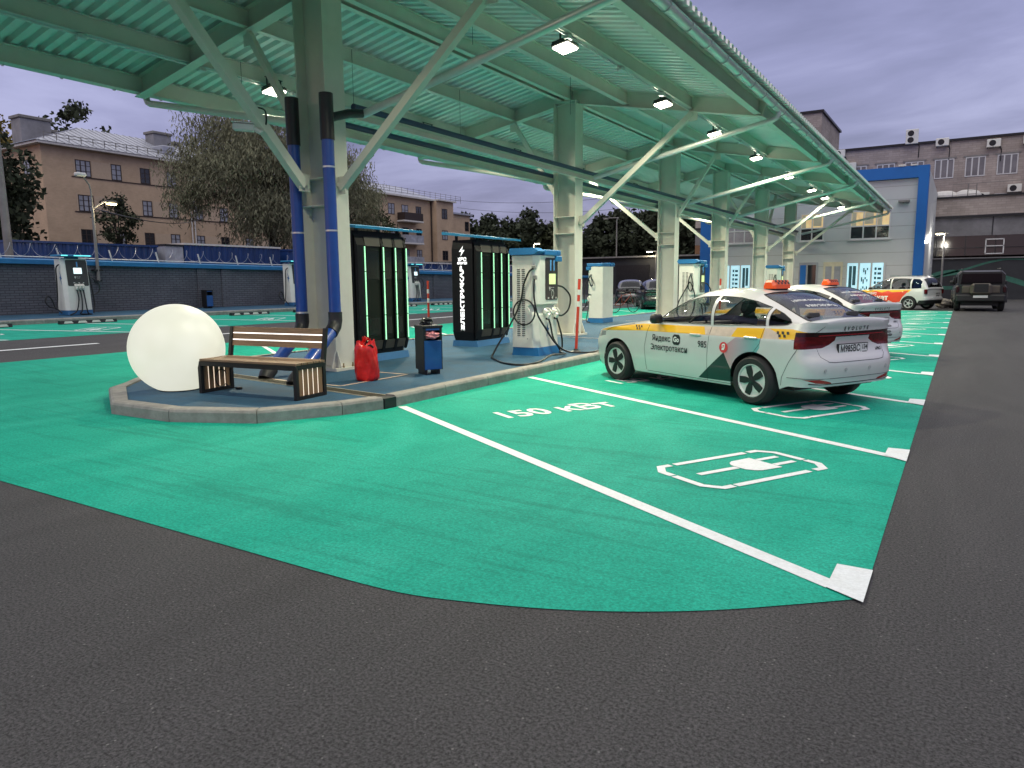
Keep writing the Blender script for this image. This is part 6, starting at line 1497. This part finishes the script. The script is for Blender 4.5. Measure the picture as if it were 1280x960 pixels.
# ------------------------------------------------------------------ trees
def leaf_mat(name, c, v=.5):
    m = bpy.data.materials.new(name); m.use_nodes = True; nt = m.node_tree; L = nt.links.new; b = nt.nodes['Principled BSDF']
    tc = N(nt, 'ShaderNodeTexCoord'); n = N(nt, 'ShaderNodeTexNoise', Scale=.9, Detail=4.0, Roughness=.7); L(tc.outputs['Object'], n.inputs[0])
    r = N(nt, 'ShaderNodeValToRGB'); L(n.outputs['Fac'], r.inputs[0]); r.color_ramp.elements[0].position = .3; r.color_ramp.elements[1].position = .7
    r.color_ramp.elements[0].color = (*[q*(1-v) for q in c], 1); r.color_ramp.elements[1].color = (*[q*(1+v) for q in c], 1); L(r.outputs[0], b.inputs['Base Color']); b.inputs['Roughness'].default_value = .7; b.inputs['Specular IOR Level'].default_value = .2
    return m
M_LWIL = leaf_mat('willow_leaves', (.185, .185, .115), .5); M_LDK = leaf_mat('dark_leaves', (.040, .050, .028)); M_LGR = leaf_mat('green_leaves', (.050, .058, .026)); M_LYE = leaf_mat('autumn_leaves', (.17, .13, .03))
M_BARK = pmat('bark', (.045, .036, .03), .9, var=.4, scale=4, bump=.6, bscale=12)
def tree(name, lb, loc, h, rx, ry, z0, m, n=5200, leaf=.30, seed=1, droop=False, cone=False, group=None, clumps=60, hollow=.55):
    rnd = random.Random(seed); t = thing(name, lb, 'tree', loc, 0, group); zc = (z0+h)/2; rz = (h-z0)/2
    mb = MB(); tr = max(.10, h*.022); cen = []
    for k in range(clumps):
        while True:
            p = Vector((rnd.uniform(-1, 1), rnd.uniform(-1, 1), rnd.uniform(-1, 1)))
            if hollow < p.length < 1: break
        if cone: f = (1-p.z)*.5; p.x *= f+.08; p.y *= f+.08
        cen.append(Vector((p.x*rx, p.y*ry, zc+p.z*rz)))
    mb.tube([(0, 0, 0), (.1, .05, h*.2), (0, .1, h*.45), (.05, 0, h*(.62 if not cone else .95))], tr, 8, r1=tr*.35)
    for c in cen[::2]:
        z = min(h*.6, max(h*.15, c.z*.62)); b0 = Vector((0, 0, z)); mid = b0.lerp(c, .55)+Vector((0, 0, .12*rz)); mb.tube([b0, mid, c], tr*.34, 5, r1=tr*.06)
    mb.build('trunk', M_BARK, t, smooth=True)
    mb = MB(); vs = []; fs = []
    for k in range(n):
        c = cen[rnd.randrange(clumps)]; s = rnd.random()**.6*(.20*(rx+ry)/2+.45)
        d = Vector((rnd.gauss(0, 1), rnd.gauss(0, 1), rnd.gauss(0, .75))).normalized()*s; p = c+d
        if droop:
            l = leaf*rnd.uniform(.7, 2.0); w_ = leaf*.22; dn = Vector((rnd.uniform(-.8, .8), rnd.uniform(-.8, .8), -1)).normalized(); a = dn.cross(Vector((rnd.uniform(-1, 1), rnd.uniform(-1, 1), .1))).normalized()*w_; p.z -= abs(rnd.gauss(0, .5)); q = [p-a, p+a, p+dn*l+a*.3, p+dn*l-a*.3]
        else:
            u = Vector((rnd.gauss(0, 1), rnd.gauss(0, 1), rnd.gauss(0, 1))).normalized(); v = u.cross(Vector((rnd.gauss(0, 1), rnd.gauss(0, 1), rnd.gauss(0, 1)))).normalized(); l = leaf*rnd.uniform(.6, 1.3); q = [p-u*l*.5, p+v*l*.28, p+u*l*.5, p-v*l*.28]
        if p.z < .3: continue
        o = len(vs); vs += q; fs.append((o, o+1, o+2, o+3))
    mb.add(vs, fs); mb.build('crown', m, t)
    return t
tree('willow_tree', 'big grey green willow tree behind the blue containers, left of the first column', (-42, 35.5, .4), 13.9, 5.6, 6.6, 3.4, M_LWIL, 62000, .165, 21, droop=True, clumps=120, hollow=.3)
tree('willow_tree', 'thinner grey green tree showing right of the first column above the steel brace', (-44, 43.5, .4), 11.4, 3.6, 4.4, 4.6, M_LWIL, 17000, .16, 23, droop=True, clumps=80)
tree('leafy_tree', 'dark leafy tree at the far left edge in front of the tan brick block', (-47, 17.6, .4), 10.6, 3.6, 4.3, 1.6, M_LDK, 17000, .42, 31, clumps=130, hollow=.15)
tree('leafy_tree', 'small dark sapling before the tan block, beside the two armed lamp post', (-58, 33.5, .4), 8.0, 1.2, 1.5, 3.6, M_LDK, 1500, .30, 33, clumps=26)
tree('leafy_tree', 'yellowing tree top at the far left behind the dark leafy tree', (-80, 33.0, .4), 17.6, 3.4, 4.6, 7.5, M_LYE, 3000, .55, 35, clumps=50)
tree('leafy_tree', 'dark tree top rising behind the metal roof of the tan block', (-92, 48.0, .4), 22.4, 4.8, 4.8, 8, M_LDK, 3600, .65, 37, clumps=46)
tree('bushy_tree', 'brownish green bush against the tan corner building right of the first column', (-52, 56.5, .4), 8.6, 2.6, 3.4, 3, M_LGR, 2600, .40, 39, clumps=40)
far = [(-69, 100, 12.0, 6.0, 'round dark tree next to the tan corner building, far background', M_LDK, False), (-59.5, 99, 11.9, 5.2, 'pointed dark tree above the middle of the power cabinet roofs', M_LDK, False), (-52.5, 101, 9.9, 4.6, 'olive tree behind the lit street lamp over charger 11', M_LGR, False), (-46.5, 103, 11.6, 4.4, 'dark tree just left of the second column, far background', M_LDK, False),
       (-40.5, 100, 12.0, 5.4, 'dark tree just right of the second column above the garages', M_LDK, False), (-34.5, 98, 11.6, 5.2, 'dark tree in the gap between the second and third columns', M_LDK, False), (-29, 96, 11.2, 5.0, 'dark tree left of the third column above the garages', M_LDK, False), (-23, 95, 10.4, 5.0, 'dark tree seen between the third and fourth columns', M_LDK, False), (-78, 108, 11.5, 5.5, 'dark tree mostly hidden behind the tan side wing', M_LDK, False)]
for i, (x, y, h, r, lb, m, c) in enumerate(far): tree('leafy_tree', lb, (x, y, .3), h, r, r, 1.0, m, 6500, .80, 50+i, clumps=70, cone=c, group='trees far behind the garages', hollow=.25)
# overhead wires
t = thing('overhead_wire', 'thin dark overhead wires crossing the sky behind the canopy', 'wire')
mb = MB()
for a, b, s in (((-64, 86, 13.4), (-13, 70, 11.6), 1.6), ((-64, 88, 12.4), (-13, 72, 10.6), 1.7), ((-25.6, 14, 4.1), (-64, 46, 8.2), .6)):
    a, b = Vector(a), Vector(b); mb.tube([a.lerp(b, k/16)-Vector((0, 0, s*4*(k/16)*(1-k/16))) for k in range(17)], .022, 4)
mb.build('cable', M_BLACK, t)
# ------------------------------------------------------------------ the other vehicles
def market_car():
    sh = lambda q: q
    plan = [(-.80, 0), (-.795, .32), (-.775, .58), (-.72, .74), (-.60, .835), (-.35, .87), (0, .885), (.7, .893), (1.35, .893), (2.0, .885), (2.65, .87), (3.0, .83), (3.25, .74), (3.42, .56), (3.50, .3), (3.53, 0)]
    zs = [(-.80, 1.02), (-.4, 1.02), (.3, 1.0), (1.2, .98), (1.9, .97), (2.2, .96), (2.7, .92), (3.1, .84), (3.4, .73), (3.53, .68)]
    side = [(.15, .08), (.25, .05), (.45, .012), (.62, 0), (.80, .005), (.90, .02), (1.0, .05), (1.05, .07)]
    rear = [(.15, .12), (.28, .05), (.45, 0), (.58, .0), (.66, .05), (.9, .06), (1.05, .07)]; front = [(.15, .15), (.3, .03), (.5, 0), (.65, .03), (.8, .2), (1.0, .6)]
    roof = [(-.76, 1.03), (-.70, 1.20), (-.60, 1.45), (-.45, 1.585), (-.1, 1.625), (.5, 1.645), (.95, 1.63), (1.3, 1.56), (1.65, 1.40), (2.0, 1.18), (2.28, .985)]
    gh = dict(x0=-.76, x1=2.28, y=[(-.76, .74), (-.4, .80), (.5, .835), (1.4, .835), (1.9, .80), (2.28, .70)])
    c = Car('delivery_car', 'white delivery estate with red and yellow graphics at the far end of the bays', plan, zs, side, rear, front, roof, gh, wb=2.75, rw=.32, n=3.2, m=3.0, wy=.80)
    red = [(2.95, .60), (2.45, .93), (1.98, .80), (1.62, .925), (1.30, .84), (1.02, .93), (.80, .86), (.30, .90), (.02, .985), (.14, .80), (.30, .62), (.42, .40), (.70, .33), (.95, .46), (1.15, .30), (1.6, .30), (2.3, .30)]
    yel = [(2.95, .86), (2.2, .955), (1.2, .97), (.3, .985), (-.10, 1.0), (.05, .84), (.42, .80), (1.1, .72), (2.3, .70)]
    blk = [(-1, .17), (-.36, .17), (-.36, .30), (-.46, .47), (-1, .50)]
    os_ = lambda q, n: abs(n.y) > .35
    M_RW = pmat('red_wrap', (.72, .055, .02), .35, var=.03, coat=.5)
    c.lower([(red, 'xz'), (yel, 'xz'), (blk, 'xz')], [(yel, 'xz', os_, 2), (red, 'xz', os_, 1), (blk, 'xz', lambda q, n: True, 3)], [c.paint, M_RW, M_YEL, M_TRIM])
    w1 = [(2.02, 1.0), (1.75, 1.24), (1.45, 1.42), (1.2, 1.51), (.95, 1.53), (.92, 1.01)]; w2 = [(.86, 1.01), (.89, 1.535), (.4, 1.54), (.02, 1.525), (.0, 1.03)]; w3 = [(-.07, 1.04), (-.05, 1.52), (-.34, 1.50), (-.50, 1.38), (-.50, 1.06)]
    rw = [(-.50, -.60), (-.50, .60), (-.735, .62), (-.735, -.62)]; ws = [(1.28, -.52), (1.28, .52), (2.12, .64), (2.2, .5), (2.2, -.5), (2.12, -.64)]
    c.cabin([w1, w2, w3], [rw, ws], [M_GLASS, M_GLASS, M_GLASSD, M_GLASSD, M_GLASS]); c.chassis(); c.interior(belt=1.0)
    for x in (0, c.wb):
        for sg in (1, -1): c.wheel(x, sg, style='star', mat=pmat('silver_rim', (.62, .63, .64), .3, .5, var=.05))
    mb = MB(); put_text(mb, 'Яндекс', .20, lambda x, y: c.side_pt(1.90-x, .80+y, .009, 1), weight=.004); put_text(mb, 'Маркет', .35, lambda x, y: c.side_pt(1.62-x, .58+y, .012, 1), weight=.012); mb.build('side_lettering', M_WINK, c.t); mb = MB(); put_text(mb, 'Маркет', .13, lambda x, y: Vector((-.70, -x, 1.27+y)), weight=.004); mb.build('side_lettering', M_WINK, c.t)
    mb = MB(); put_text(mb, '8 800 234', .09, lambda x, y: c.rear_pt(-x-.25, .80+y, .006), weight=.003); put_text(mb, 'МАРКЕТ', .08, lambda x, y: c.rear_pt(-x-.25, .69+y, .006), weight=.003); mb.build('rear_lettering', M_INK, c.t)
    mb = MB(); xp = c.rear_pt(0, .6, .012).x; mb.box(xp, xp+.02, -.26, .26, .54, .65); mb.build('number_plate', M_PLATE, c.t)
    for sg in (1, -1):
        mb = MB(); mb.bbox(-.74, -.62, sg*.72-.07, sg*.72+.07, .78, 1.0, .02); mb.build('tail_light', M_TAIL, c.t)
        mb = MB(); mb.bbox(1.78, 1.92, sg*.95-.09, sg*.95+.09, .99, 1.12, .04); mb.build('mirror', M_TRIM, c.t)
    mb = MB(); mb.tube([(-.3, .60, 1.66), (1.1, .60, 1.665)], .018, 6); mb.tube([(-.3, -.60, 1.66), (1.1, -.60, 1.665)], .018, 6); mb.bbox(-.42, -.3, -.03, .03, 1.62, 1.68, .02); mb.build('roof_rails', M_CHROME, c.t)
    return c
place(market_car(), -1.72, 39.35, 155, (1.0, 1.0, .95))
def dark_car(lb, x, y, deg, num=True):
    plan = [(-.82, 0), (-.81, .32), (-.78, .6), (-.70, .77), (-.5, .85), (0, .895), (.7, .90), (1.4, .90), (2.1, .89), (2.7, .87), (3.1, .80), (3.4, .6), (3.52, .3), (3.55, 0)]
    zs = [(-.82, 1.03), (0, 1.0), (1.2, .98), (2.0, .97), (2.7, .92), (3.2, .82), (3.55, .70)]
    side = [(.15, .08), (.25, .05), (.45, .012), (.62, 0), (.85, .01), (1.05, .07)]; rear = [(.15, .12), (.28, .05), (.45, 0), (.6, .02), (.66, .07), (.9, .05), (1.05, .03)]; front = [(.15, .15), (.3, .03), (.5, 0), (.65, .03), (.8, .2), (1.0, .6)]
    roof = [(-.70, 1.06), (-.45, 1.22), (-.1, 1.42), (.3, 1.52), (.8, 1.55), (1.2, 1.49), (1.7, 1.24), (2.1, .985)]
    gh = dict(x0=-.70, x1=2.1, y=[(-.70, .66), (-.2, .77), (.5, .83), (1.4, .83), (2.1, .70)])
    P = pmat('black_car_paint', (.014, .014, .018), .28, var=.05, coat=.8)
    c = Car('dark_hatchback', lb, plan, zs, side, rear, front, roof, gh, wb=2.7, rw=.33, paint=P, group='dark cars parked in the left row')
    tl = [(-.95, .86), (.95, .86), (.95, .92), (-.95, .92)]
    c.lower([(tl, 'yz')], [(tl, 'yz', lambda q, n: q.x < -.5 and abs(n.x) > .3, 1)], [P, M_TAILD])
    w1 = [(1.8, 1.0), (1.4, 1.33), (1.1, 1.43), (.8, 1.46), (.78, 1.0)]; w2 = [(.72, 1.0), (.74, 1.46), (.3, 1.43), (-.2, 1.25), (-.3, 1.05)]
    rw = [(.0, -.48), (.0, .48), (-.6, .58), (-.6, -.58)]; ws = [(1.25, -.5), (1.25, .5), (1.98, .6), (1.98, -.6)]
    c.cabin([w1, w2], [rw, ws], [M_GLASSD]*4); c.chassis()
    for xx in (0, c.wb):
        for sg in (1, -1): c.wheel(xx, sg)
    mb = MB(); xp = c.rear_pt(0, .66, .014).x; mb.box(xp, xp+.02, -.26, .26, .60, .71); mb.build('number_plate', M_PLATE, c.t)
    mb = MB()
    for k in range(3): mb.tube([c.rear_pt(-.75+1.5*q/10, .74+.10*k, .004) for q in range(11)], .008, 4)
    mb.build('trim_lines', M_CHROME, c.t)
    place(c, x, y, deg)
dark_car('dark hatchback with pale number plate, rear towards us, beside the third column', -12.9, 34.8, 118)
dark_car('dark car beyond the lone charger, partly behind the bicycle wheel', -16.8, 40.5, 112)
# bicycle behind the lone charger
M_BIKE = pmat('bicycle_frame', (.20, .03, .02), .4, .3, var=.1)
t = thing('bicycle', 'parked bicycle with only its wheel showing beside the lone white charger', 'bicycle', (-13.2, 30.0, gz(-13.2)+.004), math.radians(60))
for x in (0, 1.05):
    mb = MB(); mb.mi = 0; mb.tube([(x+.33*math.cos(a), 0, .345+.33*math.sin(a)) for a in [2*PI*k/28 for k in range(29)]], .017, 6, caps=False); mb.mi = 1
    for k in range(14): mb.tube([(x, 0, .345), (x+.325*math.cos(2*PI*k/14), 0, .345+.325*math.sin(2*PI*k/14))], .003, 3)
    mb.build('wheel', [M_TYRE, M_CHROME], t)
mb = MB()
for a, b in (((0, .345), (.42, .33)), ((.42, .33), (.36, .85)), ((0, .345), (.37, .75)), ((.42, .33), (.88, .78)), ((.37, .76), (.86, .86)), ((.85, .95), (1.05, .345))): mb.tube([(a[0], 0, a[1]), (b[0], 0, b[1])], .016, 6)
mb.build('frame', M_BIKE, t)
mb = MB(); mb.bbox(.24, .50, -.07, .07, .88, .93, .02); mb.build('saddle', M_TRIM, t)
mb = MB(); mb.tube([(.85, -.28, 1.02), (.90, -.1, 1.0), (.86, 0, .96), (.90, .1, 1.0), (.85, .28, 1.02)], .013, 6); mb.build('handlebar', M_TRIM, t)
# black off-roader seen from behind
M_OFF = pmat('black_offroader_paint', (.010, .010, .011), .4, var=.1, coat=.25)
M_OFFG = pmat('taupe_tailgate_paint', (.075, .062, .048), .4, var=.1, coat=.3)
t = thing('offroader', 'black off-roader with a spare wheel box, on the asphalt at the far right', 'off-roader', (.70, 37.6, 0), math.radians(2))
def loft(mb, rings):
    n = len(rings[0]); mb.add([p for r in rings for p in r], [(i*n+j, i*n+(j+1) % n, (i+1)*n+(j+1) % n, (i+1)*n+j) for i in range(len(rings)-1) for j in range(n)]+[tuple(range(n)), tuple((len(rings)-1)*n+j for j in range(n))])
def rsec(w, z0, z1, y, r=.12, tw=0):
    return [(-w+.03, y, z0), (w-.03, y, z0), (w, y, z0+.1), (w, y, z1-r), (w-tw-r*.6, y, z1), (-w+tw+r*.6, y, z1), (-w, y, z1-r), (-w, y, z0+.1)]
mb = MB(); loft(mb, [rsec(.93, .42, 1.12, .0), rsec(.96, .40, 1.15, .10), rsec(.97, .40, 1.16, 1.0), rsec(.96, .40, 1.15, 3.6), rsec(.93, .44, 1.08, 4.35), rsec(.84, .5, .98, 4.55)]); mb.build('body', M_OFF, t)
mb = MB(); loft(mb, [rsec(.86, 1.10, 1.72, .06, .14, .06), rsec(.88, 1.10, 1.77, .25, .14, .06), rsec(.88, 1.10, 1.80, 1.6, .14, .06), rsec(.86, 1.10, 1.76, 2.5, .14, .06), rsec(.80, 1.10, 1.20, 3.3, .05, .02)]); cabn = mb.build('roof', M_OFF, t)
mb = MB(); mb.prism([(-.76, 1.20), (.76, 1.20), (.72, 1.64), (-.72, 1.64)], 'y', .045, .075); mb.build('rear_window', M_GLASSD, t)
for s in (-1, 1):
    mb = MB(); mb.box(min(s*.884, s*.89), max(s*.884, s*.89), .4, 1.2, 1.22, 1.62); mb.box(min(s*.884, s*.89), max(s*.884, s*.89), 1.28, 2.4, 1.22, 1.62); mb.build('window', M_GLASSD, t)
    mb = MB(); mb.bbox(s*.86-.06, s*.86+.06, -.02, .10, .82, 1.08, .02); mb.build('tail_light', M_TAILD, t)
    mb = MB(); mb.bbox(s*1.04-.09, s*1.04+.09, 2.55, 2.68, 1.16, 1.34, .04); mb.build('mirror', M_OFF, t)
    for y in (.75, 3.65):
        mb = MB(); M = Matrix.Translation((s*.82, y, .39)) @ Matrix.Rotation(PI/2, 4, 'Z'); mb.lathe([(.2, -.12), (.30, -.125), (.37, -.10), (.39, -.07), (.39, .07), (.37, .10), (.30, .125), (.2, .12)], 32, M=M, axis='y'); wh = mb.build('wheel', M_TYRE, t, smooth=35)
        mb = MB(); mb.lathe([(.26, -.128), (.24, -.11), (.06, -.10), (0, -.10)], 24, M=M, axis='y'); mb.lathe([(.26, .128), (.24, .11), (.06, .10), (0, .10)], 24, M=M, axis='y'); mb.build('rim', M_RIMB, wh)
        mb = MB(); pts = [(s*.965, y+.47*math.cos(a), .39+.47*math.sin(a)) for a in [PI*k/12 for k in range(13)]]; mb.tube(pts, .045, 6); mb.build('wheel_arch', M_TRIM, t)
mb = MB(); mb.bbox(-.70, .70, -.03, .02, .80, 1.12, .03); mb.build('tailgate', M_OFFG, t)
mb = MB(); mb.mi = 0; mb.bbox(-.40, .40, -.24, -.031, .72, 1.22, .09); mb.mi = 1; mb.bbox(-.26, .26, -.255, -.241, .84, 1.20, .005); mb.build('spare_wheel_box', [M_OFFG, M_OFF], t)
mb = MB(); mb.bbox(-.92, .92, -.10, .05, .42, .74, .06); mb.build('bumper', M_TRIM, t)
mb = MB(); mb.box(-.27, .27, -.115, -.101, .60, .71); mb.build('number_plate', M_PLATE, t)
mb = MB(); mb.box(-.70, .70, .3, 4.0, .25, .45); mb.build('chassis', M_TRIM, t)
mb = MB(); mb.tube([(-.70, .2, 1.86), (-.70, 2.2, 1.87)], .02, 6); mb.tube([(.70, .2, 1.86), (.70, 2.2, 1.87)], .02, 6); mb.build('roof_rails', M_TRIM, t)
mb = MB(); mb.bbox(-.98, -.90, 2.9, 3.3, 1.16, 1.52, .03); mb.tube([(-.9, 3.1, 1.1), (-.95, 3.1, 1.3)], .03, 6); mb.build('snorkel', M_TRIM, t)
# rubble bags and a pale stone at the foot of the wall beyond the green bays
M_BAGP = pmat('pale_sack', (.33, .30, .26), .8, var=.3, scale=5)
for k, (x, y, r) in enumerate(((-.75, 41.2, .32), (-.35, 41.6, .28))): crumple('sack', (x, y, r*.75), r, .8, M_BAGP, ('larger' if k == 0 else 'smaller')+' pale sack on the ground between the delivery car and the off-roader', 'sack', 60+k, amp=.12)
